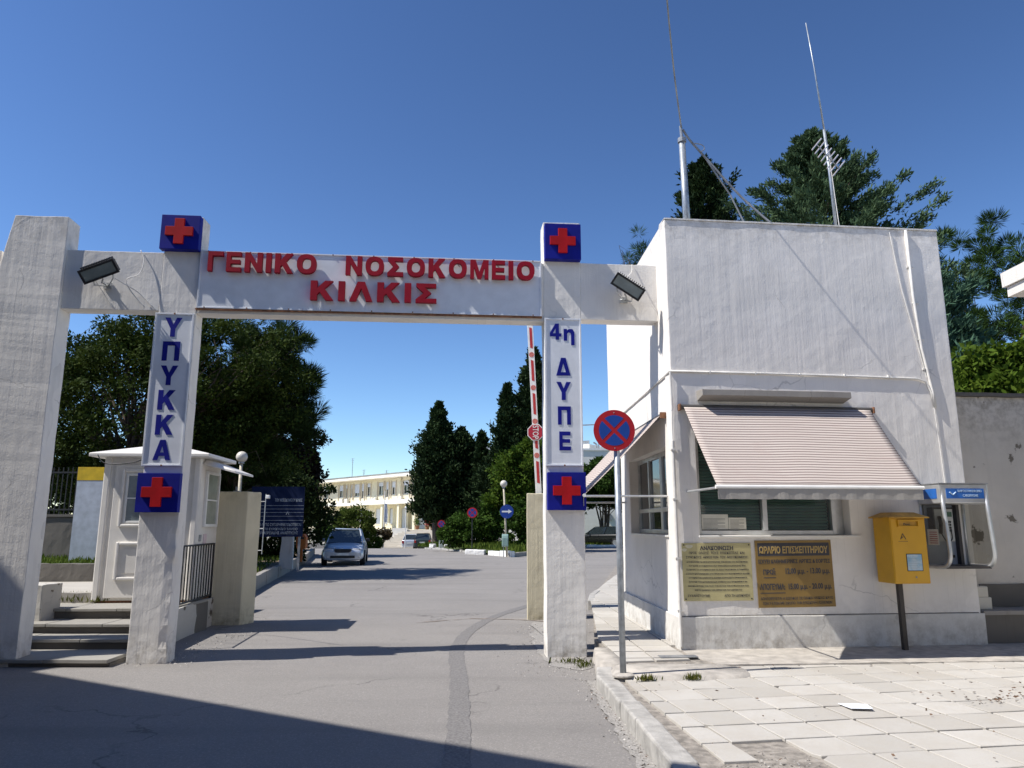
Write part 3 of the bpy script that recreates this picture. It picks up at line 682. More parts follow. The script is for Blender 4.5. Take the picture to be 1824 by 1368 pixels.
# conduits and cables on the house
mb = MB(); mb.tube([(-.02, -.012, 3.505), (1.2, -.014, 3.50), (2.4, -.014, 3.49), (3.30, -.014, 3.475), (3.42, -.016, 3.44), (3.48, -.016, 3.3), (3.50, -.016, 3.12)], .013, 8); mb.obj('cable', M_cable, house, smooth=True)
mb = MB(); mb.tube([(3.36, -.02, 5.53), (3.37, -.02, 4.6), (3.41, -.02, 3.9), (3.50, -.02, 3.3), (3.51, -.02, 3.1)], .019, 8); mb.obj('conduit', M_cable, house, smooth=True)
mb = MB(); mb.tube([(3.13, -.012, 5.5), (3.22, -.012, 4.7), (3.37, -.012, 3.9), (3.44, -.012, 3.5)], .006, 6); mb.tube([(3.50, -.012, 3.1), (3.52, -.012, 2.6), (3.54, -.012, 2.0)], .006, 6); mb.obj('cable', M_cable, house)
for z in (5.0, 4.5, 4.0, 3.6): mb = MB(); mb.box(3.33 + (5 - z) * .05, 3.41 + (5 - z) * .05, -.026, 0, z, z + .015); mb.obj('cable_clip', M_cable, house)
for x in (.5, 1.1, 1.7, 2.3, 2.9): mb = MB(); mb.box(x, x + .012, -.028, 0, 3.48, 3.515); mb.obj('cable_clip', M_cable, house)
mb = MB(); mb.tube([ML @ Vector((-.0, -.012, 3.505)), ML @ Vector((1.2, -.012, 3.47)), ML @ Vector((3.4, -.012, 3.43)), ML @ Vector((4.4, -.012, 3.42))], .011, 6); mb.obj('cable', M_cable, house)
mb = MB(); mb.tube([(-.015, -.03, 3.49), (-.012, -.03, 3.0)], .014, 8); mb.tube([(-.022, -.035, 2.62), (-.022, -.045, .2)], .022, 10); mb.tube([(-.012, -.03, 3.05), (-.02, -.032, 2.6)], .010, 8)
for z in (2.5, 1.9, 1.2, .6): mb.box(-.052, .01, -.062, .0, z, z + .02)
mb.obj('downpipe', M_cable, house, smooth=False)

# awnings
def awnmat():
    m, n, p = newmat('awning_cloth'); co = objco(n); sp = N(n, 'ShaderNodeSeparateXYZ'); n.links.new(co, sp.inputs[0])
    a = N(n, 'ShaderNodeAttribute', attribute_name='run')
    ml = N(n, 'ShaderNodeMath', operation='MULTIPLY'); n.links.new(a.outputs['Fac'], ml.inputs[0]); ml.inputs[1].default_value = 31.0
    fr = N(n, 'ShaderNodeMath', operation='FRACT'); n.links.new(ml.outputs[0], fr.inputs[0])
    c = ramp(n, fr.outputs[0], .62, .68, (.60, .53, .48, 1), (.20, .15, .14, 1))
    f = noise_tex(n, co, 1.5, 6, .6); c = mix(n, ramp(n, f, .4, .75, (0, 0, 0, 1), (.3, .3, .3, 1)), c, (.40, .33, .29))
    f = noise_tex(n, co, 1, 5, .6, (3, 9, 9)); c = mix(n, ramp(n, f, .55, .8, (0, 0, 0, 1), (.3, .3, .3, 1)), c, (.42, .30, .27))
    n.links.new(c, p.inputs['Base Color']); p.inputs['Roughness'].default_value = .8; p.inputs['Specular IOR Level'].default_value = .2
    tb = N(n, 'ShaderNodeBsdfTranslucent'); n.links.new(c, tb.inputs[0]); mx = N(n, 'ShaderNodeMixShader'); mx.inputs[0].default_value = .12
    n.links.new(p.outputs[0], mx.inputs[1]); n.links.new(tb.outputs[0], mx.inputs[2]); n.links.new(mx.outputs[0], n.nodes['Material Output'].inputs[0]); return m
M_awn = awnmat()
M_val = concrete('awning_valance', (.36, .34, .31), board=(22, 22, 1.2), stain=(.07, .065, .06), sk=1.0, bstr=.05)
def awning(name, label, M, x0, x1, z0, z1, proj, x0b, x1b, nx=26, ny=18):
    t = thing(name, label, 'awning', (B0[0], B0[1], 0), BY)
    mb = MB(); run = []
    for j in range(ny + 1):
        s_ = j / ny
        for i in range(nx + 1):
            q = i / nx; a = x0 + (x1 - x0) * q; b = x0b + (x1b - x0b) * q
            sag = math.sin(math.pi * s_) * .06 * (1 + .3 * math.sin(q * 9)) + .008 * math.sin(q * 23) * s_
            mb.v.append(tuple(M @ Vector((a + (b - a) * s_, -.07 - proj * s_, z0 + (z1 - z0) * s_ - sag * .3)))); run.append(s_)
    mb.f = [(j * (nx + 1) + i, j * (nx + 1) + i + 1, (j + 1) * (nx + 1) + i + 1, (j + 1) * (nx + 1) + i) for j in range(ny) for i in range(nx)]
    o = mb.obj('cloth', M_awn, t, smooth=True)
    at = o.data.attributes.new('run', 'FLOAT', 'POINT'); at.data.foreach_set('value', run)
    so = o.modifiers.new('thick', 'SOLIDIFY'); so.thickness = .004
    mb = MB(); k = 60
    for j in range(2):
        for i in range(k + 1):
            q = i / k; x = x0b + (x1b - x0b) * q; wv = (.004 * math.sin(q * 75) + .01 * noise.noise(Vector((q * 14, 0, 0)))) * j
            mb.v.append(tuple(M @ Vector((x, -.07 - proj - .012 + wv, z1 - .03 - j * (.115 + .008 * noise.noise(Vector((q * 20, 3, 0))))))))
    mb.f = [(i, i + 1, k + 2 + i, k + 1 + i) for i in range(k)]
    o = mb.obj('valance', M_val, t); so = o.modifiers.new('thick', 'SOLIDIFY'); so.thickness = .004
    mb = MB(); mb.tube([M @ Vector((x0b - .02, -.07 - proj, z1 - .012)), M @ Vector((x1b + .02, -.07 - proj, z1 - .012))], .022, 10); mb.obj('front_rail', M_whitep, t)
    mb = MB(); mb.tube([M @ Vector((x0 - .06, -.04, z0 + .005)), M @ Vector((x1 + .06, -.04, z0 + .005))], .032, 12); mb.obj('roller', plain('roller_shaded', (.07, .065, .06), .6), t)  # dark roller colour stands in for shade under the ledge
    for xa in (x0 - .05, x1 + .05):
        mb = MB(); mb.box(xa - .012, xa + .012, -.08, -.001, z0 - .04, z0 + .04, M); mb.obj('bracket', M_rust, t, bevel=.004)
    for xa in (x0b + .01, x1b - .01):
        xw = x0 + .02 if xa < (x0 + x1) / 2 else x1 - .02
        mb = MB(); mb.tube([M @ Vector((xw, -.002, z1 - .02)), M @ Vector((xa, -.07 - proj, z1 - .02))], .014, 8); mb.obj('arm', M_alu, t)
    return t
I4 = Matrix.Identity(4)
awning('awning', 'wide cream awning with thin dark stripes and a stained valance over the front window', I4, .13, 2.58, 3.04, 2.02, .98, .12, 2.49)
awning('awning', 'narrow-looking striped awning over the side window of the white house, seen edge-on', ML, .36, 3.1, 2.99, 1.98, 1.0, .36, 3.1)

# notice plates
t = thing('notice_plate', 'pale brass plate headed ΑΝΑΚΟΙΝΩΣΗ, left of the two plates under the front window', 'notice', world(B0, BY, .045, -.004, .71), BY)
mb = MB(); mb.box(0, .865, -.008, 0, 0, .675); mb.obj('plate', plain('pale_brass', (.47, .42, .22), .38, .25, var=.1, vs=3), t, bevel=.002)
def lines(t, W_, H_, rows, y, mat):
    for (s_, a, b, top, h, bd) in rows:
        text(s_, mat, t, a * W_, b * W_, H_ - (top + h) * H_, H_ - top * H_, y, .002, 'line_of_text', bd * (1 if h > .06 else .35))
lines(t, .865, .675, [
    ('ΑΝΑΚΟΙΝΩΣΗ', .26, .74, .05, .075, .03), ('ΠΡΟΣ  ΟΛΟΥΣ  ΤΟΥΣ  ΕΠΙΣΚΕΠΤΑΣ  ΚΑΙ', .10, .90, .15, .043, .012),
    ('ΣΥΝΟΔΟΥΣ  ΑΡΡΩΣΤΩΝ  ΤΟΥ  ΝΟΣΟΚΟΜΕΙΟΥ', .055, .945, .225, .043, .016),
    ('ΑΠΟΦΑΣΙΣΑΜΕ ΝΑ ΜΗΝ ΕΠΙΤΡΕΠΟΥΜΕ ΤΗΝ ΕΙΣΟΔΟ ΣΤΟ ΝΟΣΟΚΟΜΕΙΟ', .06, .94, .315, .03, .0), ('ΤΟΥ ΚΑΘΕ ΑΥΤΟΚΙΝΗΤΟΥ ΠΟΥ ΕΙΝΑΙ ΜΕΣΟ ΕΞΑΠΛΩΣΗΣ ΑΠΟ', .09, .91, .382, .03, .0),
    ('ΤΟ ΜΕΤΡΟ ΤΑ ΑΥΤΟΚΙΝΗΤΑ ΚΑΙ ΤΑ ΑΛΛΑ ΤΡΟΧΟΦΟΡΑ ΑΥΤΟΚΙΝΗΤΑ', .05, .95, .45, .03, .0), ('Η ΣΤΑΣΗ ΚΑΙ ΠΑΡΑΜΟΝΗ ΣΤΟ ΠΡΟΑΥΛΙΟ ΤΟΥ ΝΟΣΟΚΟΜΕΙΟΥ ΑΛΛΩΝ', .045, .955, .52, .03, .0),
    ('ΑΥΤΟΚΙΝΗΤΩΝ ΔΗΜΙΟΥΡΓΕΙ ΑΣΧΗΜΗ ΑΠΑΡΑΔΕΚΤΗ ΠΡΟΒΛΗΜΑΤΑ', .08, .92, .59, .03, .0), ('ΖΗΤΟΥΜΕ ΤΗΝ ΚΑΤΑΝΟΗΣΗ ΚΑΙ ΣΥΜΒΟΛΗ ΣΑΣ ΠΡΟΚΕΙΜΕΝΟΥ ΝΑ', .08, .92, .66, .03, .0),
    ('ΔΙΑΣΦΑΛΙΣΟΥΜΕ ΤΗΝ ΤΑΞΗ ΤΗΝ ΗΣΥΧΙΑ ΤΗΝ ΑΣΦΑΛΕΙΑ ΚΑΙ ΤΗΝ', .065, .935, .73, .03, .0), ('ΑΝΕΤΗ ΔΙΑΒΙΩΣΗ ΤΩΝ ΑΡΡΩΣΤΩΝ ΤΟΥ ΙΔΡΥΜΑΤΟΣ', .16, .84, .80, .03, .0),
    ('ΕΥΧΑΡΙΣΤΟΥΜΕ', .06, .37, .89, .042, .012), ('ΑΠΟ ΤΗ ΔΙΟΙΚΗΣΗ', .58, .94, .89, .042, .012)], -.0085, M_ink)
for x in (.025, .84):
    for z in (.022, .653): mb = MB(); mb.disc((x, -.008, z), (0, -1, 0), .009, .004, 10); mb.obj('screw', M_black, t)
mb = MB()
for (x, z, rx, rz) in ((.09, .635, .045, .022), (.03, .595, .032, .018)):
    mb.prism_xz([(x + rx * math.cos(a_) * (1 + .15 * math.sin(3 * a_)), z + rz * math.sin(a_)) for a_ in [k * math.pi / 8 for k in range(16)]], -.0095, -.0082)
mb.obj('sticker_rest', plain('glue_rest', (.62, .58, .42), .7), t)
t = thing('notice_plate', 'golden brass plate with visiting hours under a dark heading ΩΡΑΡΙΟ ΕΠΙΣΚΕΠΤΗΡΙΟΥ', 'notice', world(B0, BY, .968, -.004, .622), BY)
t.rotation_euler[1] = R(-.4)
mb = MB(); mb.box(0, .975, -.010, 0, 0, .79); mb.obj('plate', plain('gold_brass', (.24, .15, .04), .45, .15, var=.12, vs=3), t, bevel=.002)
mb = MB(); mb.box(.03, .945, -.012, -.010, .605, .76); mb.obj('heading_band', M_ink, t)
M_goldt = plain('gold_letters', (.42, .29, .10), .5)
lines(t, .975, .79, [('ΩΡΑΡΙΟ ΕΠΙΣΚΕΠΤΗΡΙΟΥ', .05, .95, .085, .115, .035)], -.0125, M_goldt)
lines(t, .975, .79, [('ΙΣΧΥΕΙ ΚΑΘΗΜΕΡΙΝΕΣ ΑΡΓΙΕΣ & ΕΟΡΤΕΣ', .03, .97, .285, .062, .03),
    ('ΠΡΩΪ:', .085, .245, .415, .098, .035), ('12.00 μ.μ. - 13.00 μ.μ.', .375, .955, .418, .105, .03),
    ('ΑΠΟΓΕΥΜΑ:', .03, .355, .645, .093, .035), ('15.00 μ.μ. - 20.00 μ.μ.', .40, .965, .647, .105, .03),
    ('ΑΠΑΓΟΡΕΥΕΤΑΙ Η ΕΙΣΟΔΟΣ ΣΕ ΠΑΙΔΙΑ ΗΛΙΚΙΑΣ ΚΑΤΩ', .03, .97, .845, .04, .02), ('ΤΩΝ 7 ΕΤΩΝ ΜΕ ΣΚΟΠΟ ΤΗΝ ΕΠΙΣΚΕΨΗ ΑΣΘΕΝΩΝ', .05, .95, .915, .04, .02)], -.0105, M_ink)
mb = MB(); mb.box(.085, .24, -.0115, -.010, .345, .355); mb.box(.03, .345, -.0115, -.010, .165, .175); mb.obj('underline', M_ink, t)

# mailbox
t = thing('mailbox', 'yellow sheet-metal postbox with pitched lid on a dark post in front of the white house', 'mailbox', world(B0, BY, 2.47, -.42, ZP), BY); t.scale = (.9, 1, 1)
M_yel = plain('postbox_yellow', (.60, .32, .012), .42, var=.06, vs=3); M_yeld = plain('lid_yellow', (.50, .27, .03), .55, var=.25, vs=9)
mb = MB(); mb.box(0, .50, 0, .34, .77, 1.535); mb.obj('box', M_yel, t, bevel=.008)
mb = MB(); mb.box(.012, .488, -.006, .0, .785, 1.52); mb.obj('door', M_yel, t, bevel=.004)
mb = MB(); mb.add([(-.035, -.05, 1.53), (.535, -.05, 1.53), (.535, .38, 1.53), (-.035, .38, 1.53), (.10, .06, 1.60), (.40, .06, 1.60), (.40, .30, 1.60), (.10, .30, 1.60), (-.035, -.05, 1.542), (.535, -.05, 1.542), (.535, .38, 1.542), (-.035, .38, 1.542)],
      [(3, 2, 1, 0), (8, 9, 5, 4), (9, 10, 6, 5), (10, 11, 7, 6), (11, 8, 4, 7), (4, 5, 6, 7), (0, 1, 9, 8), (1, 2, 10, 9), (2, 3, 11, 10), (3, 0, 8, 11)]); mb.obj('lid', M_yeld, t)
mb = MB(); mb.box(.10, .39, -.03, -.004, 1.495, 1.51); mb.box(.10, .11, -.028, -.004, 1.43, 1.495); mb.box(.38, .39, -.028, -.004, 1.43, 1.495); mb.box(.11, .38, -.022, -.006, 1.43, 1.44); mb.obj('slot_hood', M_yel, t)
mb = MB(); mb.box(.11, .38, -.0075, -.0062, 1.445, 1.49); mb.obj('flap', M_yeld, t)
text('Post', M_ink, t, .19, .28, 1.445, 1.475, -.008, .002, 'lettering', .008)
mb = MB()
c0 = (.165, 1.315)
for (a, b) in (((-.035, -.032), (0, .035)), ((.0, .035), (.038, -.032))):
    v0, v1 = Vector((c0[0] + a[0], -.0075, c0[1] + a[1])), Vector((c0[0] + b[0], -.0075, c0[1] + b[1])); mb.tube([v0, v1], .0045, 6)
mb.tube([(c0[0] - .02, -.0075, c0[1] - .02), (c0[0] + .005, -.0075, c0[1] + .0)], .004, 6); mb.obj('emblem', M_ink, t)
mb = MB()
for k in range(9): mb.box(.10 + k * .015, .108 + k * .015, -.0075, -.0062, 1.255, 1.262)
mb.obj('small_print', M_ink, t)
mb = MB(); mb.box(.185, .405, -.010, -.006, .915, 1.115); mb.obj('label_frame', M_black, t)
m, n, p = newmat('blue_label'); co = objco(n)
c = mix(n, ramp(n, noise_tex(n, co, 9, 3), .4, .6), (.25, .42, .55), (.45, .55, .60)); n.links.new(c, p.inputs['Base Color']); p.inputs['Roughness'].default_value = .25
mb = MB(); mb.box(.193, .397, -.0115, -.010, .923, 1.107); mb.obj('label_card', m, t)
mb = MB()
for k in range(7): mb.box(.205, .205 + .17 * (.9 if k % 2 else .7), -.0125, -.0115, .94 + k * .02, .943 + k * .02)
mb.obj('label_print', plain('grey_print', (.2, .25, .3), .7), t)
mb = MB(); mb.disc((.30, -.006, .845), (0, -1, 0), .011, .006, 12); mb.obj('lock', M_alud, t)
mb = MB(); mb.box(.115, .175, .10, .16, 0, .77); mb.obj('post', plain('post_brown', (.035, .028, .024), .5), t, bevel=.003)

# phone booth on the wall
t = thing('phone_booth', 'aluminium wall-mounted public phone hood with rounded glass side panels, right of the yellow postbox', 'phone booth', world(B0, BY, 3.17, 0, 0), BY)
x0, x1, yF, yB, zt, zb = 0, .57, -.47, -.01, 2.09, 1.10
def curve_side(inset):
    a = inset; r_ = .16 - a * .5
    pts = [(yB - a * .2, zt - .22 if a else zt), (yF + a, zt - .22 if a else zt)]
    cx, cz = yF + a + r_, zb + a + r_
    pts = [(yB, zt - (.24 if a else 0)), (yF + .06 + a * .7, zt - (.24 if a else 0)), (yF + .03 + a * .8, 1.75), (yF + a * .9, zb + a + .2)]
    pts += [(cx - r_ * math.cos(q), cz - r_ * math.sin(q)) for q in (0, .3, .6, .9, 1.2, 1.57)] + [(yB, zb + a)]
    return pts
outer = curve_side(0); inner = curve_side(.035)
for x in (x0, x1):
    for seg in range(1):
        mb = MB()
        P = [Vector((x, a, b)) for a, b in outer[1:]]
        mb.tube(P, .024, 8); mb.tube([(x, yB, zb), (x, yB, zt)], .02, 8)
        mb.obj('side_frame', M_alu, t, smooth=True)
    mb = MB(); mb.add([(x, a, b) for a, b in inner], [tuple(range(len(inner)))])
    mb.obj('side_pane', clearmat('smoked_glass', .08, (.62, .62, .58)), t)
mb = MB(); mb.box(x0 - .03, x1 + .03, yF + .03, yB + .005, zt - .235, zt); mb.obj('header', M_alu, t, bevel=.012)
mb = MB(); mb.box(x0 - .035, x1 + .035, yF + .02, yB + .005, zt, zt + .012); mb.obj('top_plate', M_alud, t)
M_tel = plain('telecom_blue', (.02, .12, .42), .35, var=.15)
mb = MB(); mb.box(x0 + .05, x1 - .03, yF + .024, yF + .03, zt - .175, zt - .055); mb.box(x0 - .036, x0 - .03, yF + .09, yB - .10, zt - .175, zt - .055); mb.obj('blue_strip', M_tel, t)
M_telt = plain('pale_letters', (.45, .6, .75), .5)
text('ΚΑΡΤΟΤΗΛΕΦΩΝΟ', M_telt, t, x0 + .20, x1 - .06, zt - .10, zt - .07, yF + .024, .002, 'lettering', .008)
text('CARDPHONE', M_telt, t, x0 + .26, x1 - .11, zt - .155, zt - .125, yF + .024, .002, 'lettering', .008)
mb = MB(); mb.tube([(x0 + .09, yF + .02, zt - .10), (x0 + .13, yF + .02, zt - .13), (x0 + .17, yF + .02, zt - .10)], .008, 6); mb.obj('emblem', M_telt, t)
mb = MB(); mb.box(x0 + .02, x1 - .17, yB - .03, yB + .005, zb + .02, zt - .24); mb.obj('back_panel', plain('booth_grey', (.26, .30, .36), .5), t)
mb = MB(); mb.box(x1 - .17, x1 - .13, yB - .10, yB + .005, zb + .02, zt - .24); mb.box(x0, x1, yF + .08, yB, zb - .015, zb + .015); mb.obj('edge_trim', plain('booth_dark', (.05, .045, .045), .5), t)
ph = thing('telephone', None, None); ph.parent = t
mb = MB(); mb.box(.08, .33, -.14, -.04, 1.40, 1.80); mb.obj('phone_body', plain('phone_grey', (.40, .41, .40), .4), ph, bevel=.01)
mb = MB(); mb.box(.075, .335, -.142, -.04, 1.795, 1.815); mb.box(.06, .08, -.143, -.04, 1.38, 1.81); mb.obj('phone_rim', M_black, ph)
mb = MB(); mb.box(.19, .31, -.146, -.14, 1.70, 1.76); mb.obj('screen', plain('lcd', (.06, .12, .08), .2), ph)
mb = MB(); mb.tube([(.13, -.16, 1.70), (.115, -.20, 1.62), (.13, -.16, 1.50)], .022, 8); mb.obj('handset', M_black, ph)
mb = MB(); mb.tube(smoothline([(.13, -.17, 1.50), (.17, -.2, 1.40), (.24, -.2, 1.43), (.27, -.16, 1.55)], 5), .007, 6); mb.obj('cord', M_black, ph)
mb = MB()
for i in range(3):
    for j in range(4): mb.box(.21 + i * .03, .23 + i * .03, -.147, -.14, 1.52 + j * .035, 1.545 + j * .035)
mb.obj('keypad', M_black, ph)
mb = MB(); mb.box(.30, .37, -.045, -.04, 1.2, 1.235); mb.obj('sticker', M_black, t)
mb = MB(); mb.box(-.007, -.005, -.30, -.10, 1.36, 1.55); o = mb.obj('sticker', M_paper, t)
mb = MB()
for k in range(6): mb.box(-.009, -.0075, -.28, -.14, 1.38 + k * .026, 1.388 + k * .026)
mb.obj('sticker_print', plain('print_red', (.35, .05, .06), .7), t)

# wall to the right of the house
t = thing('boundary_wall', 'weathered plaster wall with a dark stained plinth at the right, flaking near its top', 'wall', world(B0, BY, W + .04, 0, 0), BY)
mb = MB(); mb.box(0, 9, .42, .70, .1, 3.33); mb.obj('wall', M_farwall, t, rough=.006, cut=.2)
mb = MB(); mb.box(0, 9, .38, .72, 3.335, 3.385); mb.obj('coping', M_dark, t, rough=.006, cut=.2)
mb = MB(); mb.box(0.005, 9, .02, .415, .1, .50); mb.obj('plinth', M_dark, t, rough=.01, cut=.12)
mb = MB(); mb.box(0.005, 9, .0, .41, .502, .55); mb.obj('ledge', M_grey, t, rough=.004, cut=.12)
mb = MB(); mb.box(0.3, 9, .40, .418, .555, .84); mb.obj('mortar_band', M_dark, t, rough=.01, cut=.1)
for k, (u, s_, h, lab) in enumerate(((.02, .20, .15, 'lower of two pale stone blocks stacked on the stained wall ledge'), (.03, .16, .13, 'upper of two pale stone blocks stacked on the stained wall ledge'))):
    mb = MB(); mb.box(0, s_, 0, .2, 0, h); tag(mb.obj('stone_block', concrete('pale_block', (.6, .57, .5), bstr=.1), bevel=.01, rough=.005, cut=.06, loc=world(B0, BY, W + .04 + u, .12, .552 + k * .152), yaw=BY + k * 3), lab, 'stone block')

# mast and aerials on the roof
t = thing('pole_mast', 'grey steel pole on the house roof with a collar, joint clamps and two stay wires', 'mast', world(B0, BY, .44, .35, 5.16), BY)
mb = MB(); mb.tube([(0, 0, 0), (-.02, 0, 1.72)], .05, 12, .045); mb.obj('pole', M_galv, t, smooth=True)
mb = MB(); mb.tube([(-.02, 0, 1.70), (-.02, 0, 1.76)], .06, 12); mb.tube([(-.02, 0, 1.76), (-.03, 0, 1.95)], .022, 8); mb.obj('collar', M_alud, t)
mb = MB(); mb.tube(smoothline([(.0, 0, 1.9), (.10, .02, 1.76), (.30, .02, 1.52), (.8, .0, .92), (1.3, -.1, .38)], 5), .016, 6); mb.obj('stay', M_alud, t)
mb = MB(); mb.tube([(.30, .02, 1.52), (.65, .02, .95), (.92, .0, .3)], .012, 6); mb.tube(smoothline([(.16, 0, 1.7), (.27, 0, 1.68), (.3, 0, 1.62), (.24, 0, 1.57)], 4), .007, 6); mb.obj('stay', M_alud, t)
cable('overhead_cable', [world(B0, BY, .42, .35, 7.08), (2.10, 8.6, 7.45), (1.80, 7.6, 8.12), (1.35, 6.0, 9.35), (.5, 3.0, 11.9)], 'thin dark cable rising from the roof pole out of the top of the picture', .011, M_alud)
t = thing('roof_antenna', 'thin whip mast on the house roof carrying a small comb-like television aerial', 'antenna', world(B0, BY, 2.60, .35, 5.28), BY)
mb = MB(); mb.tube([(0, 0, 0), (-.03, -.0, 1.2), (-.06, .0, 1.9)], .021, 8); mb.tube([(-.06, 0, 1.9), (-.13, 0, 2.9), (-.20, 0, 3.62)], .013, 8, .008); mb.obj('mast', M_galv, t, smooth=True)
mb = MB(); mb.tube([(.05, -.02, 0), (.0, -.02, .9), (-.03, -.02, 1.5)], .006, 5); mb.obj('lead', M_cable, t)
M_bright = plain('bright_metal', (.7, .62, .58), .3, .6)
mb = MB(); ax = Vector((-.42, -.2, .24)); o0 = Vector((.10, -.02, 1.30))
mb.tube([o0, o0 + ax], .009, 6); mb.tube([Vector((-.04, 0, 1.62)), o0 + ax * .3], .012, 6); mb.obj('boom', M_alud, t)
mb = MB()
for k in range(8):
    c_ = o0 + ax * (k / 7); e = Vector((.11, .02, .13)) * (1 - k * .03); mb.tube([c_ - e, c_ + e], .010, 5)
mb.obj('element', M_bright, t)

# eaves of the building beside us on the right
t = thing('eaves_building', 'building whose white double-stepped concrete eaves jut in at the right edge', 'building', (5.58, 8.0, 0), 0)
mb = MB(); mb.box(0, 8, -10, 0, 4.25, 4.42); mb.box(.03, 8, -10, -.03, 4.13, 4.245); mb.obj('eaves', concrete('eaves_white', (.74, .71, .66), bstr=.1, peel=.02), t, rough=.004, cut=.4)
mb = MB(); mb.box(2.2, 8, -10, -1.2, .1, 4.13); mb.obj('wall', M_wall, t)

# building behind us on the left whose shadow lies over the road
HN = 8.0; shl = HN / math.tan(R(SUN_EL)); sv = Vector((math.cos(R(SH_AZ)) * shl, math.sin(R(SH_AZ)) * shl))
A = Vector((-3.29, 7.47)) - sv; Bp = Vector((.51, 5.32)) - sv; d = (Bp - A).normalized(); nn = Vector((d.y, -d.x))
E1 = Bp + d * 1.4; E0 = A - d * 9
mb = MB(); mb.prism_xy([tuple(E0), tuple(E0 + nn * 16), tuple(E1 + nn * 16), tuple(E1)], -.1, HN)
pq = Vector((-5.68, 8.88, .86)); n2 = Vector((d.y, -d.x)); k = (Vector((pq.x, pq.y)) - A).dot(n2) / -(Vector((sd.x, sd.y)).dot(n2)); q3 = pq + sd * k
Q = Vector((q3.x, q3.y)); mb.prism_xy([tuple(E0), tuple(E0 + nn * 5), tuple(Q + nn * 5), tuple(Q)], HN + .002, q3.z)
tag(mb.obj('neighbouring_house', concrete('neighbour_render', (.30, .26, .21), bstr=.05)), 'plain house beside the road that throws the big shadow over the asphalt', 'building')

mb = MB(); mb.box(-4, 26, -26, -15, -.1, 11)  # added block behind the camera that cuts sky light on the gate front
tag(mb.obj('unseen_shade_block', concrete('shade_block_render', (.28, .23, .18), bstr=.05)), 'unseen tall block added across the street to shade the hospital gate', 'building')
# no-stopping sign in the foreground
t = thing('no_stopping_sign', 'large round red and blue sign on a grey pole at the near kerb', 'road sign', (1.075, 7.50, .17), 0)
mb = MB(); mb.tube([(0, 0, -.1), (-.005, 0, 2.42)], .031, 16); mb.obj('pole', M_galv, t, smooth=True)
def discsign(t, c, r_, red=True, arrow=False):
    x, y, z = c
    mb = MB(); mb.disc((x, y, z), (0, -1, 0), r_, .006, 48); mb.obj('disc', plain('sign_red', (.42, .010, .018), .4, var=.06) if red else plain('arrow_blue', (.01, .045, .26), .4), t)
    if red:
        for k in range(4):
            a0 = k * math.pi / 2 - math.pi / 4 ; pts = []; ri = r_ * .74; off = r_ * .085
            o_ = Vector((math.cos(a0 + math.pi / 4), math.sin(a0 + math.pi / 4))) * off * 1.414
            for q in range(13):
                a = a0 + .115 + (math.pi / 2 - .23) * q / 12; pts.append((x + ri * math.cos(a), z + ri * math.sin(a)))
            pts = [(x + o_.x, z + o_.y)] + pts
            mb = MB(); mb.prism_xz(pts, y - .008, y - .0055); mb.obj('blue_field', plain('sign_blue2', (.008, .055, .30), .4, var=.06), t)
    for k in (-1, 1): mb = MB(); mb.disc((x, y - .0065, z + k * r_ * .86), (0, -1, 0), r_ * .03, .003, 10); mb.obj('rivet', M_alu, t)
discsign(t, (-.03, -.035, 2.38), .212)
mb = MB(); mb.tube([(0, -.0, 2.30), (-.0, -.035, 2.30)], .02, 8); mb.tube([(0, 0, 2.46), (0, -.035, 2.46)], .02, 8); mb.obj('clamp', M_galv, t)
mb = MB(); mb.sphere((0, 0, -.0), .11, 14, .25); mb.obj('cement_footing', M_cem, t, rough=.01, cut=.05)
# paper on the pavement
mb = MB(); q = [(-.09, -.10), (.07, -.12), (.10, .05), (.02, .09), (-.11, .10)]
mb.prism_xy(q, 0, .004); tag(mb.obj('litter_paper', plain('clean_paper', (.75, .77, .82), .7), loc=(2.78, 6.30, .166), yaw=0, rough=.008, cut=.06), 'crumpled piece of white paper lying on the pavement tiles', 'paper')

# ------------------------------------------------------------------ vegetation
def unit(a): return a / np.maximum(np.linalg.norm(a, axis=-1, keepdims=True), 1e-6)
def leafcloud(name, mat, P, D, L, wr, parent):
    n_ = len(P); D = unit(D); Q = unit(np.cross(D, rng.normal(size=(n_, 3)))); L = np.asarray(L)[:, None]
    mid = P + D * L * .45; W_ = Q * L * wr
    V = np.stack([P, mid + W_, P + D * L, mid - W_], 1).reshape(-1, 3)
    me = bpy.data.meshes.new(name); me.vertices.add(4 * n_); me.vertices.foreach_set('co', V.astype('f').ravel())
    me.loops.add(4 * n_); me.loops.foreach_set('vertex_index', np.arange(4 * n_, dtype='i'))
    me.polygons.add(n_); me.polygons.foreach_set('loop_start', np.arange(0, 4 * n_, 4, dtype='i')); me.update(calc_edges=True)
    me.materials.append(mat); o = bpy.data.objects.new(name, me); C.objects.link(o)
    if parent: o.parent = parent
    return o
M_bark = plain('bark', (.10, .075, .055), .9, var=.35, vs=9, bmp=.6, bs=40)
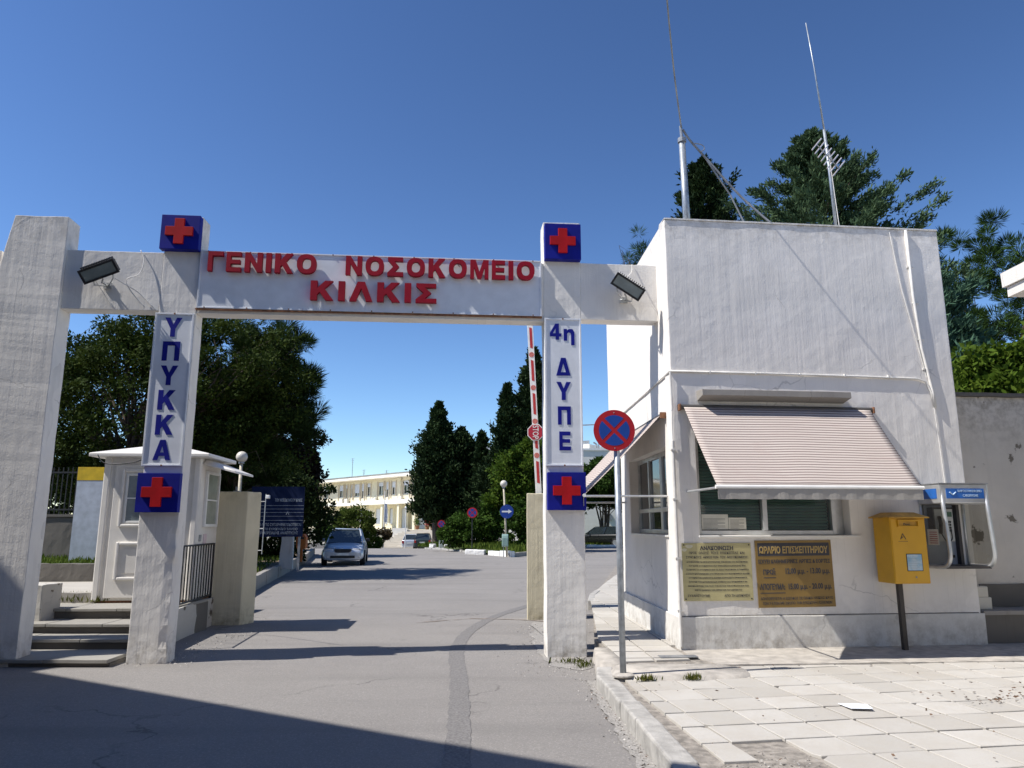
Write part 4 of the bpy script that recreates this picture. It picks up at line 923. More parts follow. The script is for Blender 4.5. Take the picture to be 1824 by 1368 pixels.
def conifer(label, loc, h, r, prof, nb, mat, leaf=.14, wr=.16, z0=.4, k=26, per=9, up=.55, curve=.35, wob=.12, cat='tree', group=None, name='conifer_tree', tr=.13, lat_=.13):
    t = thing(name, label, cat, loc, 0, group)
    P = []; D = []; Ls = []; tb = MB()
    tb.tube([(0, 0, -.2), (0.03 * h * random.uniform(-1, 1), 0, h * .5), (0, 0, h * .97)], tr, 8, tr * .15)
    for b in range(nb):
        tt = (b + random.random()) / nb; tt = tt ** .9; z = z0 + tt * (h - z0); az = b * 2.39996 + random.gauss(0, .3)
        ln = r * prof(tt) * random.uniform(.62, 1.15); o_ = np.array([math.cos(az), math.sin(az), 0.])
        if ln < .05: ln = .05
        s_ = np.sqrt(rng.uniform(.02, 1, k)); c = np.array([0, 0, z]) + o_ * ln * s_[:, None]; c[:, 2] += ln * (s_ ** 2) * curve + rng.normal(0, wob * .3, k)
        lat = np.array([-o_[1], o_[0], 0]); c += lat * (rng.normal(0, lat_, k) * ln * (1.15 - s_))[:, None]
        c = np.repeat(c, per, 0) + rng.normal(0, wob * min(1, .25 + ln / 1.6), (k * per, 3)) * np.array([1, 1, .7])
        P.append(c); D.append(o_ * .7 + np.array([0, 0, up]) + rng.normal(0, .5, (k * per, 3))); Ls.append(leaf * rng.uniform(.6, 1.3, k * per))
        if b % 3 == 0: tb.tube([(0, 0, z), tuple(np.array([0, 0, z + ln * .1]) + o_ * ln * .5), tuple(np.array([0, 0, z + ln * curve * .8]) + o_ * ln * .9)], max(.012, tr * .25), 5, .006)
    tp = np.array([0, 0, h * .97]) + rng.normal(0, .05, (60, 3)) * [1, 1, 3]; P.append(tp); D.append(np.tile([0, 0, 1.], (60, 1)) + rng.normal(0, .3, (60, 3))); Ls.append(np.full(60, leaf))
    leafcloud('crown', mat, np.concatenate(P), np.concatenate(D), np.concatenate(Ls), wr, t); tb.obj('trunk', M_bark, t)
    return t
def broad(label, loc, lobes, mat, leaf=.12, wr=.32, cr=.45, per=90, up=0., cat='tree', group=None, name='broadleaf_tree', tr=.16, limbs=9, tuft=False, trunk=True, bare=0, multi=1, mat2=None):
    t = thing(name, label, cat, loc, 0, group); P = []; D = []; cs = []
    for (x, y, z, a, b, c_, n_) in lobes:
        u = unit(rng.normal(size=(n_, 3))); rr = rng.uniform(.25, 1, (n_, 1)) ** .45
        cs.append(np.array([x, y, z]) + u * rr * np.array([a, b, c_]))
    cs = np.concatenate(cs)
    for c in cs:
        k = int(per * random.uniform(.5, 1.4)); rad = cr * random.uniform(.55, 1.3)
        u = unit(rng.normal(size=(k, 3))); q = u * (rng.uniform(.05, 1, (k, 1)) ** (.6 if not tuft else .25)) * rad * np.array([1, 1, .72])
        if tuft: P.append(c + q * .35); D.append(u * [1, 1, .8] + [0, 0, .55])
        else: P.append(c + q); D.append(u * .6 + rng.normal(0, .6, (k, 3)) + [0, 0, up])
    P = np.concatenate(P); D = np.concatenate(D)
    leafcloud('crown', mat, P, D, leaf * rng.uniform(.55, 1.35, len(P)), wr, t)
    if trunk:
        tb = MB(); top = cs[:, 2].max(); cx, cy = cs[:, 0].mean(), cs[:, 1].mean()
        for mI in range(multi):
            ox, oy = (0, 0) if multi == 1 else (random.uniform(-.25, .25), random.uniform(-.2, .2))
            tx, ty = (cx * .6, cy * .6) if multi == 1 else (random.uniform(-1, 1), random.uniform(-.6, .6))
            tb.tube([(ox, oy, -.2), (ox + tx * .35, oy + ty * .3, top * .28), (ox + tx, oy + ty, top * .6)], tr, 8, tr * .45)
        sel = rng.choice(len(cs), min(limbs + bare, len(cs)), replace=False)
        for i in sel:
            c = cs[i]; s0 = Vector((cx * .3, cy * .3, min(c[2] * .6, top * random.uniform(.2, .5)))); e = Vector(c)
            mid = s0.lerp(e, .55) + Vector((random.gauss(0, .15), random.gauss(0, .15), random.uniform(.0, .3)))
            tb.tube([s0, mid, e], tr * .35, 6, .012)
            for _ in range(3): tb.tube([mid, mid.lerp(e, .6) + Vector((random.gauss(0, .35), random.gauss(0, .35), random.gauss(.1, .3))), e + Vector((random.gauss(0, .6), random.gauss(0, .6), random.gauss(.2, .5))) * (.35 if tuft else .8)], tr * .12, 4, .005)
        tb.obj('trunk', M_bark, t)
    return t
L_cyp = leafmat('cypress_leaves', (.022, .044, .016), (.046, .072, .024), .08)
L_ced = leafmat('cedar_leaves', (.065, .115, .055), (.12, .175, .085), .1)
L_ced2 = leafmat('blue_cypress_leaves', (.06, .125, .08), (.12, .21, .13), .1)
L_pine = leafmat('pine_needles', (.026, .050, .012), (.045, .078, .018), .12)
L_pine2 = leafmat('far_pine_needles', (.03, .065, .016), (.06, .11, .022), .15)
L_dec = leafmat('acacia_leaves', (.034, .060, .010), (.07, .092, .017), .22)
L_purple = leafmat('plum_leaves', (.018, .014, .012), (.035, .024, .017), .12)
L_lime = leafmat('lime_leaves', (.085, .15, .015), (.16, .22, .03), .35)
L_mid = leafmat('shrub_leaves', (.045, .095, .015), (.085, .15, .025), .25)
L_olive = leafmat('round_shrub_leaves', (.07, .11, .018), (.12, .15, .03), .25)
cone = lambda a, b: (lambda t: (1 - t) ** a * (1 + .18 * math.sin(t * 37)) * min(1, .35 + t * b))

# behind the house
conifer('tall blue-green cedar rising behind the middle of the white house roof', (8.95, 20, 0), 13.0, 4.0, lambda t: (1 - t) ** .85 * (1 + .22 * math.sin(t * 61)) + .03, 230, L_ced, .13, .16, 6.0, 34, 15, .7, .30, .075, tr=.2, lat_=.085)
conifer('narrow dark cypress behind the steel pole on the white house roof', (6.7, 24, 0), 14.1, 1.55, lambda t: (1 - t) ** .5 * (1 + .3 * math.sin(t * 60)), 110, L_cyp, .16, .2, 8, 20, 14, .7, .7, .10, group='dark cypresses')
broad('small pine top peeping over the left corner of the white house', (3.68, 20, 0), [(0, 0, 9.45, .14, .2, .6, 9), (-.28, 0, 8.95, .2, .2, .2, 4)], L_pine2, .2, .03, .25, 110, tuft=True, name='pine_tree', limbs=2, tr=.07)
broad('tall dark pine with cones on its upper twigs at the right, above the shrub', (16.2, 24, 0), [(1.2, 0, 9.0, 3.6, 2.5, 2.1, 110), (-.2, 0, 11.2, 1.5, 1.2, 1.0, 13), (3.5, 0, 11.4, 1.8, 1.6, 1.3, 20), (.5, -.5, 6.5, 3.8, 2, 2.4, 110), (-2.2, 0, 10, .8, .8, 1.4, 14)], L_pine2, .27, .04, .75, 260, tuft=True, name='pine_tree', limbs=22)
conifer('blue-green cypress between the house corner and the lime-green shrub', (9.7, 17, 0), 7.7, 2.7, lambda t: (1 - t) ** .6 * (1 + .2 * math.sin(t * 33)), 110, L_ced2, .20, .11, 1.5, 32, 14, .7, .45, .10, lat_=.07, name='blue_cypress')
broad('lime-green bushy shrub above the stained wall at the right', (11.2, 14.6, 0), [(0, 0, 4.0, 2.6, 1.2, 1.35, 150), (.6, 0, 5.0, 1.3, .8, .8, 46), (-1.3, -.2, 4.0, 1.0, .8, 1.0, 40)], L_lime, .14, .28, .36, 150, cat='shrub', name='leafy_shrub', tr=.08)

# left of the gate
broad('large olive-green acacia tree behind the guard booth, its upper twigs bare', (-12.2, 23, .3), [(0, 0, 4.6, 4.6, 2.6, 2.8, 300), (.9, 0, 7.1, 1.9, 1.4, 1.1, 60), (-4.4, .4, 6.9, .9, .8, .7, 9), (2.8, 0, 6.2, 2.8, 2.0, 1.6, 100), (-3.0, .5, 5.8, 2.4, 1.8, 1.4, 40), (3.7, .5, 4.2, 2.0, 1.8, 1.8, 60)], L_dec, .12, .25, .55, 210, limbs=26, bare=18, tr=.2)
broad('dark green pine with drooping boughs showing under the red letters', (-9.6, 25, .3), [(0, 0, 7.4, 2.4, 1.8, 1.4, 50), (1.1, 0, 7.7, 1.4, 1.2, .55, 24), (1.9, 0, 6.4, .9, .8, .6, 14), (1.2, 0, 4.8, 1.9, 1.5, 1.5, 80), (-.5, .5, 3.2, 2.2, 1.2, 1.6, 70), (2.3, .3, 5.9, .4, .4, .8, 9)], L_pine, .34, .032, .6, 240, tuft=True, name='pine_tree', limbs=26, tr=.2)
broad('dark purple plum tree rising behind the silver car and the blue information board', (-13.0, 38, .1), [(0, 0, 5.0, 3.1, 2.2, 3.6, 230), (.0, -.3, 7.2, 2.0, 1.6, 1.6, 70), (1.5, .2, 3.6, 1.7, 1.2, 1.9, 90), (-2.4, .4, 3.6, 2.4, 1.6, 3.0, 90)], L_purple, .17, .36, .5, 190, limbs=18, tr=.2, name='plum_tree')
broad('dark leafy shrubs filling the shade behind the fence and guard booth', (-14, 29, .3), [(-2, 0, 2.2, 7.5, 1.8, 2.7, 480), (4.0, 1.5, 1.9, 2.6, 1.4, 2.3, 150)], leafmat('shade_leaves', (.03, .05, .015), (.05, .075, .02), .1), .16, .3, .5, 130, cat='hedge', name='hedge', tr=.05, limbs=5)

# centre and right distance
conifer('tallest dark cypress spire in the clump in front of the cream hospital', (-5.65, 56, -.2), 10.9, 1.75, lambda t: (1.0 * (1 + .25 * math.sin(t * 40)) if t < .5 else max(.04, .95 * (1 - (t - .5) / .5) ** 1.15 + .06 * math.sin(t * 50))), 190, L_cyp, .26, .26, 2.0, 26, 12, .7, .35, .26, group='dark cypresses', tr=.3)
conifer('shorter round-topped dark cypress on the right of the central clump', (-3.9, 56.5, -.2), 8.9, 2.0, lambda t: (1 - t ** 3) ** .8 * (1 + .25 * math.sin(t * 37)), 130, L_cyp, .26, .26, .8, 26, 12, .7, .35, .28, group='dark cypresses', tr=.25)
conifer('lowest dark cypress, at the right foot of the central clump', (-2.3, 57, -.2), 6.6, 1.5, lambda t: (1 - t ** 2.5) ** .9 * (1 + .25 * math.sin(t * 31)), 80, L_cyp, .26, .26, .8, 22, 12, .7, .35, .26, group='dark cypresses')
conifer('thin ragged cypress spire left of the raised barrier arm, lower than its neighbour', (-.35, 52, 0), 11.4, 2.3, lambda t: (1 - t) ** 1.05 * (1 + .3 * math.sin(t * 44)) + .03, 150, L_cyp, .26, .26, 1, 24, 12, .75, .6, .2, group='dark cypresses')
conifer('tallest broad dark cypress directly behind the raised barrier arm', (1.6, 53, 0), 14.3, 2.9, lambda t: (1 - t) ** .8 * (1 + .25 * math.sin(t * 40)), 190, L_cyp, .26, .26, 1, 28, 12, .75, .5, .25, group='dark cypresses')
conifer('small dark cypress in front of the distant white building', (-2.2, 54, 0), 8.2, 1.2, lambda t: (1 - t) ** .9 * (1 + .3 * math.sin(t * 30)) + .05, 70, L_cyp, .26, .26, 1, 22, 12, .75, .6, .18, group='dark cypresses')
broad('bright green tree behind the round arrow sign', (1.3, 46, 0), [(0, 0, 5.0, 2.6, 1.8, 1.9, 110), (1.2, .3, 6.1, 1.5, 1.2, 1.0, 30), (-1.0, -.2, 3.4, 1.8, 1.2, 1.3, 50)], leafmat('bright_leaves', (.06, .12, .015), (.12, .17, .02), .3), .22, .28, .5, 170, limbs=12)
broad('glossy green bush behind the far no-stopping sign', (-2.5, 46.5, -.02), [(0, 0, 1.3, 1.8, 1.2, 1.0, 80), (1.3, 0, 1.9, 1.2, 1.0, 1.1, 40), (-1.2, 0, 1.0, 1.0, .8, .7, 30)], L_mid, .17, .38, .34, 90, cat='bush', name='bush', tr=.05)
broad('green bush at the right of the lamp post, behind the arrow sign', (1.2, 43.5, 0), [(0, 0, 1.6, 1.9, 1.0, 1.4, 80)], L_mid, .17, .36, .34, 90, cat='bush', name='bush', tr=.05)
broad('multi-stemmed tree with a dense crown above the dark estate car', (7.6, 61, 0), [(0, 0, 5.0, 3.0, 2.0, 1.9, 170), (1.5, 0, 4.2, 2.0, 1.6, 1.4, 50), (-.9, -.3, 4.6, 1.5, 1.3, 1.6, 60)], leafmat('laurel_leaves', (.035, .075, .012), (.06, .11, .02), .2), .24, .3, .5, 160, multi=7, tr=.10, limbs=14)
broad('rounded yellow-green shrub in front of the cream hospital', (-13.6, 65, -.7), [(0, 0, 2.5, 1.75, 1.4, 1.4, 90), (.9, 0, 1.6, .9, .9, .9, 24)], L_olive, .2, .3, .4, 110, cat='shrub', name='round_shrub', tr=.08)
broad('dark green shrub on the left of the yellow-green one', (-16.2, 66.5, -.7), [(0, 0, 1.9, 1.3, 1.2, 1.3, 60)], L_mid, .2, .3, .4, 110, cat='shrub', name='round_shrub', tr=.06)
for x, r_, lab in ((-13.3, .75, 'left of two clipped dark hedges beside the hospital steps'), (-12.0, .7, 'right of two clipped dark hedges beside the hospital steps')):
    broad(lab, (x, 65.5, -.7), [(0, 0, .7, r_, .6, .55, 40)], L_mid, .16, .34, .2, 90, cat='hedge', name='clipped_hedge', trunk=False, group='clipped hedges by the steps')
broad('purplish red shrub behind the clipped hedges', (-11.6, 67, -.7), [(0, 0, 1.5, .75, .6, .6, 26)], leafmat('copper_leaves', (.06, .045, .02), (.10, .06, .03), .2), .16, .3, .3, 90, cat='shrub', name='copper_shrub', tr=.04)
broad('distant wood closing the view between the buildings', (25, 110, 0), [(0, 0, 5, 30, 4, 4, 200)], L_mid, .7, .35, 1.6, 60, cat='wood', name='far_wood', trunk=False)['kind'] = 'stuff'

def grass(name, pts_fn, n_, h, mat=M_grass, label=None):
    P = np.array([pts_fn() for _ in range(n_)]); D = rng.normal(0, .35, (n_, 3)) + [0, 0, 1]
    o = leafcloud(name, mat, P, D, h * rng.uniform(.5, 1.5, n_), .09, None); o['kind'] = 'stuff'; return o

# ------------------------------------------------------------------ left side: terrace, steps, booth
ribs = [(8.84, .085), (9.56, .205), (10.05, .325), (10.58, .463)]
mb = MB()
mb.box(-7.4, -4.62, 8.84, 9.56, -.1, .085); mb.box(-7.4, -4.64, 9.56, 10.05, -.1, .205); mb.box(-7.4, -4.66, 10.05, 10.58, -.1, .325)
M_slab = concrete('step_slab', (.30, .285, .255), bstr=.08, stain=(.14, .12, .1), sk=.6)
st = thing('entrance_steps', 'four low concrete steps between the two left gate pillars', 'steps', (0, 0, 0))
for i, (y0, z1) in enumerate(ribs):
    y1 = ribs[i + 1][0] + .03 if i < 3 else 12.0; zb = -.1 if i == 0 else ribs[i - 1][1]
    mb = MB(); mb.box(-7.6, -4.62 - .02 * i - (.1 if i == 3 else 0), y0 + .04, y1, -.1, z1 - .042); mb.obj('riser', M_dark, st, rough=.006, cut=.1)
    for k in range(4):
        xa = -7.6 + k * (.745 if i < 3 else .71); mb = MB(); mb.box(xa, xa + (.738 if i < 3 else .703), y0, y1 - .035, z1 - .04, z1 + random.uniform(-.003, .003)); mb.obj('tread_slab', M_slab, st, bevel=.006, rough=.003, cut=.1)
mb = MB(); mb.prism_xy([(-30, 9.2), (-7.62, 9.2), (-7.62, 12.0), (-4.9, 12.0), (-4.95, 13.2), (-6.15, 17.4), (-7.2, 23.2), (-9.2, 33), (-11, 42), (-30, 42)], -.1, .30)
tag(mb.obj('left_bank', M_soil), kind='structure')
mb = MB(); mb.prism_xy([(-11.5, 12.05), (-4.95, 12.05), (-5.0, 13.2), (-5.9, 15.6), (-11.5, 15.2)], .2, .47)
tag(mb.obj('footpath', concrete('path_concrete', (.44, .41, .36), bstr=.08)), kind='structure')
kerbline('kerb', [(-5.12, 13.4), (-6.1, 17.4), (-7.16, 23.2), (-9.0, 33), (-11, 42)], .16, .36, M_grey, side=-1)
mb = MB(); mb.box(-8, -5.99, 11.35, 11.5, .46, .60); tag(mb.obj('low_kerb', M_grey, rough=.012, cut=.08), kind='structure')
mb = MB(); mb.box(-7.6, -6.36, 10.3, 10.75, .0, .80)
tag(mb.obj('stub_wall', concrete('flaky_white', (.5, .48, .44), bstr=.2, stain=(.14, .12, .09), peel=.06), rough=.012, cut=.07, bevel=.01), 'short flaking white stub wall at the top left of the steps', 'wall')
mb = MB(); mb.box(-12, -8.05, 15.4, 15.65, .3, .82); tag(mb.obj('planter_wall', M_dark, rough=.015, cut=.12), 'low dark mossy wall edging the grass bed beyond the steps', 'wall')
t = thing('retaining_wall', 'stained grey retaining wall behind the grass bed, under the black railings', 'wall', (-16, 19, 0))
mb = MB(); mb.box(0, 7.2, 0, .3, .3, 1.80); mb.obj('wall', M_dark, t, rough=.012, cut=.2)
mb = MB(); mb.box(0, 7.2, -.03, .33, 1.805, 1.87); mb.obj('coping', M_dark, t)
t = thing('railing_fence', 'black vertical-bar railing standing on the stained grey retaining wall', 'fence', (-16, 19.15, 1.87))
mb = MB()
for i in range(58): mb.box(i * .124, i * .124 + .022, 0, .022, .0, 1.2)
o = mb.obj('bars', M_black, t); o['kind'] = 'stuff'
mb = MB(); mb.box(0, 7.2, -.01, .03, .10, .14); mb.box(0, 7.2, -.01, .03, 1.05, 1.09); mb.obj('rails', M_black, t)
t = thing('upright_panel', 'tall pale grey slab with a yellow top band behind the guard booth', 'signboard', (-10.35, 17.6, .3), 3)
mb = MB(); mb.box(0, .95, 0, .14, 0, 2.34); mb.obj('slab', plain('pale_slab', (.44, .48, .55), .6), t)
mb = MB(); mb.box(-.005, .955, -.005, .145, 2.345, 2.66); mb.obj('yellow_band', plain('band_yellow', (.62, .42, .02), .5), t)
grass('bed_grass', lambda: (random.uniform(-12, -8.3), random.uniform(15.65, 18.9), .72 + random.gauss(0, .03)), 5200, .12)
mb = MB(); mb.box(-12, -8.1, 15.6, 19, .2, .73); tag(mb.obj('grass_bed', M_grassd), kind='structure')
def bank_pt():
    while True:
        y = random.uniform(13.5, 41) ; x = random.uniform(-17, -4)
        k = -4.95 - (y - 13.2) * .233 if y < 33 else -9.4 - (y - 33) * .22
        if x < k - .25 and not (y < 15.8): return (x, y, .29)
grass('verge_grass', bank_pt, 15000, .15)
grass('kerb_weeds', lambda: random.choice([(random.uniform(-7.2, -6.0), 11.33 + random.gauss(0, .05), .47), (random.uniform(-6.7, -5.9), 11.5 + random.gauss(0, .08), .5)]), 260, .10, M_weed)

# guard booth
t = thing('guard_booth', 'small white fibreglass guard booth with a low pyramid roof between steps and driveway', 'booth', (-6.24, 11.28, .49), 4)
BW, BD, BH = 1.44, 1.05, 2.14
mb = MB(); mb.box(.02, BW - .02, .03, BD, 0, BH); mb.obj('body', M_fiber, t, bevel=.02)
for a_ in (0, BW - .10): mb = MB(); mb.box(a_, a_ + .10, -.01, .10, .0, BH); mb.obj('corner_post', M_fiber, t, bevel=.02)
mb = MB(); mb.box(.06, BW - .06, .04, BD - .04, -.045, 0); mb.obj('base_frame', M_rust, t)
dr = thing('door', None, None); dr.parent = t
mb = MB(); mb.box(.17, 1.12, -.012, .035, .04, 2.02); mb.obj('door_leaf', M_fiber, dr, bevel=.012)
def moulding(x0, x1, z0, z1, b, y0, y1): m_ = MB(); frame_rect(m_, x0, x1, z0, z1, b, y0, y1); return m_
moulding(.29, 1.0, 1.08, 1.95, .045, -.05, -.012).obj('window_moulding', M_fiber, dr, bevel=.014)
moulding(.36, .93, 1.14, 1.88, .03, -.03, -.012).obj('window_frame', M_whitep, dr, bevel=.004)
mb = MB(); mb.box(.39, .90, -.016, -.013, 1.17, 1.85); mb.obj('window_pane', plain('booth_glass', (.16, .19, .20), .08, .0, var=.25, vs=3, spec=.9), dr)
mb = MB(); mb.box(.39, .90, -.022, -.012, 1.50, 1.52); mb.obj('glazing_bar', M_whitep, dr)
moulding(.30, .96, .30, .86, .05, -.05, -.012).obj('lower_moulding', M_fiber, dr, bevel=.016)
mb = MB(); mb.box(.40, .86, -.022, -.012, .40, .76); mb.obj('lower_panel', M_fiber, dr, bevel=.008)
# right side: window and little canopy
MR = Matrix(((0, 1, 0, BW - .02), (1, 0, 0, 0), (0, 0, 1, 0), (0, 0, 0, 1))) @ Matrix.Diagonal((1, -1, 1, 1))
wd = thing('side_window', None, None); wd.parent = t
m_ = MB(); frame_rect(m_, .30, .92, 1.08, 1.95, .045, -.045, 0, MR); m_.obj('window_frame', M_whitep, wd, bevel=.006)
mb = MB(); mb.box(.345, .875, -.016, -.002, 1.125, 1.905, MR); mb.obj('window_pane', plain('booth_blind', (.30, .33, .28), .15, spec=.8), wd)
mb = MB(); mb.box(.345, .875, -.026, -.014, 1.49, 1.51, MR); mb.obj('glazing_bar', M_whitep, wd)
mb = MB(); mb.add([MR @ Vector(q) for q in ((.10, -.01, 2.04), (1.1, -.01, 2.04), (1.1, -.52, 1.90), (.10, -.52, 1.90), (.25, -.01, 2.14), (.95, -.01, 2.14), (1.1, -.52, 1.935), (.1, -.52, 1.935))],
                  [(0, 1, 2, 3), (4, 7, 6, 5), (3, 2, 6, 7), (0, 3, 7, 4), (1, 5, 6, 2), (0, 4, 5, 1)]); mb.obj('side_canopy', M_fiber, t, bevel=.008)
mb = MB(); mb.box(.2, .3, -.01, 0, .86, .96, MR); mb.obj('switch_plate', M_alud, t)
mb = MB(); mb.box(.4, .54, -.008, 0, .82, .97, MR); mb.obj('notice_sheet', plain('pink_paper', (.6, .48, .5), .7), t)
mb = MB(); mb.box(.02, .05, -.02, 0, .0, 1.9, MR); mb.obj('corner_trim', M_whitep, t)
e = .17; cx, cy = BW / 2, BD / 2
v = [(-e, -e, 2.13), (BW + e, -e, 2.13), (BW + e, BD + e, 2.13), (-e, BD + e, 2.13), (-e, -e, 2.185), (BW + e, -e, 2.185), (BW + e, BD + e, 2.185), (-e, BD + e, 2.185), (cx, cy, 2.40)]
mb = MB(); mb.add(v, [(3, 2, 1, 0), (0, 1, 5, 4), (1, 2, 6, 5), (2, 3, 7, 6), (3, 0, 4, 7), (4, 5, 8), (5, 6, 8), (6, 7, 8), (7, 4, 8)]); mb.obj('roof', M_fiber, t, bevel=.012)
cable('power_cable', [(-6.12, 10.85, 2.62), (-6.0, 10.82, 2.50), (-5.75, 10.8, 2.48), (-5.4, 10.78, 2.56), (-5.0, 10.3, 2.85), (-4.6, 9.75, 3.2)], 'dark cable draped along the eaves of the guard booth towards the gate pillar', .008, M_black)

# low wall with railing, yellow posts
t = thing('low_wall', 'low flaking white wall along the driveway under the small black railing', 'wall', (-4.60, 9.40, 0))
mb = MB(); mb.prism_xy([(.04, 0), (-.27, 3.05), (-.38, 3.03), (-.08, 0)], -.1, .44); mb.obj('wall', concrete('flaky_white', WHITE), t, rough=.01, cut=.1, bevel=.01)
t = thing('hand_railing', 'small black iron railing on the low wall, beside the left yellowish post', 'railing', (-4.645, 9.95, .44))
nb = 19
for i in range(nb):
    x, y = -.235 * i / (nb - 1), 2.35 * i / (nb - 1); big = i in (0, nb - 1); mb = MB(); r_ = .016 if big else .0075
    mb.box(x - r_, x + r_, y - r_, y + r_, 0 if big else .05, .87); mb.obj('post' if big else 'bar', M_black, t)
mb = MB()
for z in (.05, .86): mb.tube([(0, 0, z), (-.235, 2.35, z)], .014, 6)
mb.obj('rail', M_black, t)
for (x, y, w_, lab) in ((-4.93, 12.42, .50, 'left of two yellowish concrete gate posts, beside the guard booth'), (.26, 13.12, .62, 'right of two yellowish concrete gate posts, behind the right gate pillar')):
    mb = MB(); mb.prism_xy([(0, 0), (w_, 0), (w_ + .14 if x < -1 else w_, .34), (.03, .34)], -.1, 2.15)
    tag(mb.obj('gate_post', M_cream, loc=(x, y, 0), yaw=4, bevel=.012, rough=.005, cut=.1), lab, 'post', 'yellowish concrete gate posts')
mb = MB(); mb.tube([(0, 0, 0), (0, 0, .09)], .02, 8); mb.box(-.05, .05, -.03, .03, 0, .02); tag(mb.obj('lamp_socket', M_alud, loc=(-4.68, 12.6, 2.15)), 'small metal fitting on top of the left yellowish gate post', 'fitting')

# raised barrier arm
t = thing('barrier_arm', 'raised red and white barrier arm with a sideways STOP octagon', 'barrier', (.545, 13.65, 1.0))
MT = Matrix.Rotation(R(-2.6), 4, 'Y')
mb = MB(); mb.box(-.055, .055, -.02, .02, 0, 5.0, MT); mb.obj('arm', M_whitep, t, bevel=.004)
z = 1.35
for k in range(6):
    mb = MB(); mb.prism_xz([(-.02, z + .02), (.03, z), (.03, z + .40), (-.02, z + .42)], -.023, -.0205, MT); mb.obj('red_band', plain('band_red', (.45, .03, .03), .5), t)
    mb = MB(); mb.tube([MT @ Vector((0, -.0205, z + .52)), MT @ Vector((0, -.024, z + .52))], .05, 16); mb.obj('reflector', plain('reflector_red', (.55, .16, .13), .4, var=.3, vs=40), t)
    z += .64
so = thing('stop_octagon', None, None, (0, 0, 0)); so.parent = t
ctr = MT @ Vector((.0, -.03, 2.30)); oc = lambda r_: [(ctr.x + r_ * math.cos(R(22.5 + 45 * k)), ctr.z + r_ * math.sin(R(22.5 + 45 * k))) for k in range(8)]
mb = MB(); mb.prism_xz(oc(.165), -.036, -.026); mb.obj('rim', M_whitep, so)
mb = MB(); mb.prism_xz(oc(.148), -.040, -.0365); mb.obj('red_face', plain('stop_red', (.42, .02, .04), .4), so)
MS = Matrix.Translation((ctr.x, 0, ctr.z)) @ Matrix.Rotation(R(90), 4, 'Y')
text('STOP', M_whitep, so, -.125, .125, -.055, .055, -.0405, .003, 'lettering', .008, MS)

def globe_lamp(loc, h, r_, label, name='globe_lamp', lean=0):
    t = thing(name, label, 'street lamp', loc, 0, 'globe lamp posts')
    mb = MB(); mb.tube([(0, 0, 0), (lean, 0, h)], .055, 10, .045); mb.obj('pole', plain('lamp_pole_paint', (.45, .40, .30), .6, var=.3, vs=9), t, smooth=True)
    mb = MB(); mb.tube([(lean, 0, h - .03), (lean, 0, h + .04)], .08, 12); mb.obj('collar', M_alud, t)
    mb = MB(); mb.sphere((lean, 0, h + r_), r_, 28); mb.obj('globe', plain('opal_globe', (.62, .58, .50), .35, var=.05), t, smooth=True); return t
globe_lamp((-7.72, 21, .3), 3.05, .16, 'white globe lamp on a pole behind the left yellowish post')
t = globe_lamp((-.25, 38.4, 0), 3.52, .18, 'globe lamp on a pale pole at the island corner carrying the arrow sign', lean=-.18)
t = thing('arrow_sign', 'round blue sign with a white arrow pointing right, fixed to the island lamp post', 'road sign', (-.27, 38.30, 2.28))
discsign(t, (0, 0, 0), .35, False)
M_wsign = plain('arrow_white', (.72, .72, .70), .5)
mb = MB(); mb.prism_xz([(-.25, -.04), (.08, -.04), (.08, -.11), (.26, 0), (.08, .11), (.08, .04), (-.25, .04)], -.012, -.0065); mb.obj('arrow', M_wsign, t)
t = thing('litter_bin', 'small grey-green hooded litter bin at the foot of the island lamp post', 'bin', (-.35, 38.1, 0))
mb = MB(); mb.box(-.10, -.06, 0, .04, 0, .6); mb.obj('leg', M_alud, t)
mb = MB(); mb.prism_yz([(-.18, .55), (.16, .5), (.16, 1.05), (.02, 1.15), (-.14, 1.08), (-.18, .95)], -.16, .16); mb.obj('bin_body', plain('bin_green', (.22, .33, .30), .5), t, bevel=.03)
for (x, y, h, r_, lab) in ((-2.30, 43.2, 2.32, .30, 'far round no-stopping sign on a thin pole in front of the glossy bush'), (-5.05, 53.5, 1.75, .28, 'farthest, faded no-stopping sign against the cypress trunk')):
    t = thing('no_stopping_sign', lab, 'road sign', (x, y, gz(x, y)))
    mb = MB(); mb.tube([(0, 0, 0), (0, 0, h)], .03, 8); mb.obj('pole', M_black, t)
    discsign(t, (0, -.04, h - .02), r_)

# island with kerb stones
ix = [(-.15, 38.2), (-.75, 39.4), (-1.35, 40.6)]
kerbline('kerb', [(-.05, 38.1), (-1.3, 40.7)], .25, .26, M_whitep, jit=.04, length=.8)
kerbline('kerb', [(4.6, 47.5), (-.05, 38.1)], .18, .2, M_grey)
kerbline('kerb', [(-1.9, 42.0), (-3.4, 46.5), (-6.2, 53.5)], .13, .10, M_kerb, jit=.03, length=.6)
for x, y, s_, lab in ((-1.75, 41.2, .30, 'right of two whitewashed stones at the island edge'), (-2.25, 41.9, .32, 'left of two whitewashed stones at the island edge')):
    mb = MB(); mb.box(-s_, s_, -.15, .15, -.05, .26); tag(mb.obj('edge_stone', M_whitep, loc=(x, y, 0), yaw=-20, rough=.03, cut=.12, bevel=.03), lab, 'stone')
isl = [(-.1, 38.3), (4.7, 47.8), (5.0, 56), (-5.5, 60), (-7.6, 60), (-6.0, 53.5), (-3.3, 46.4), (-1.3, 40.8)]
mb = MB(); c0 = (-1.5, 48)
mb.v = [(x, y, gz(x, y) + .10) for x, y in isl] + [(*c0, .32)]; mb.f = [(i, (i + 1) % 8, 8) for i in range(8)]
tag(mb.obj('island', M_grassd), kind='structure')
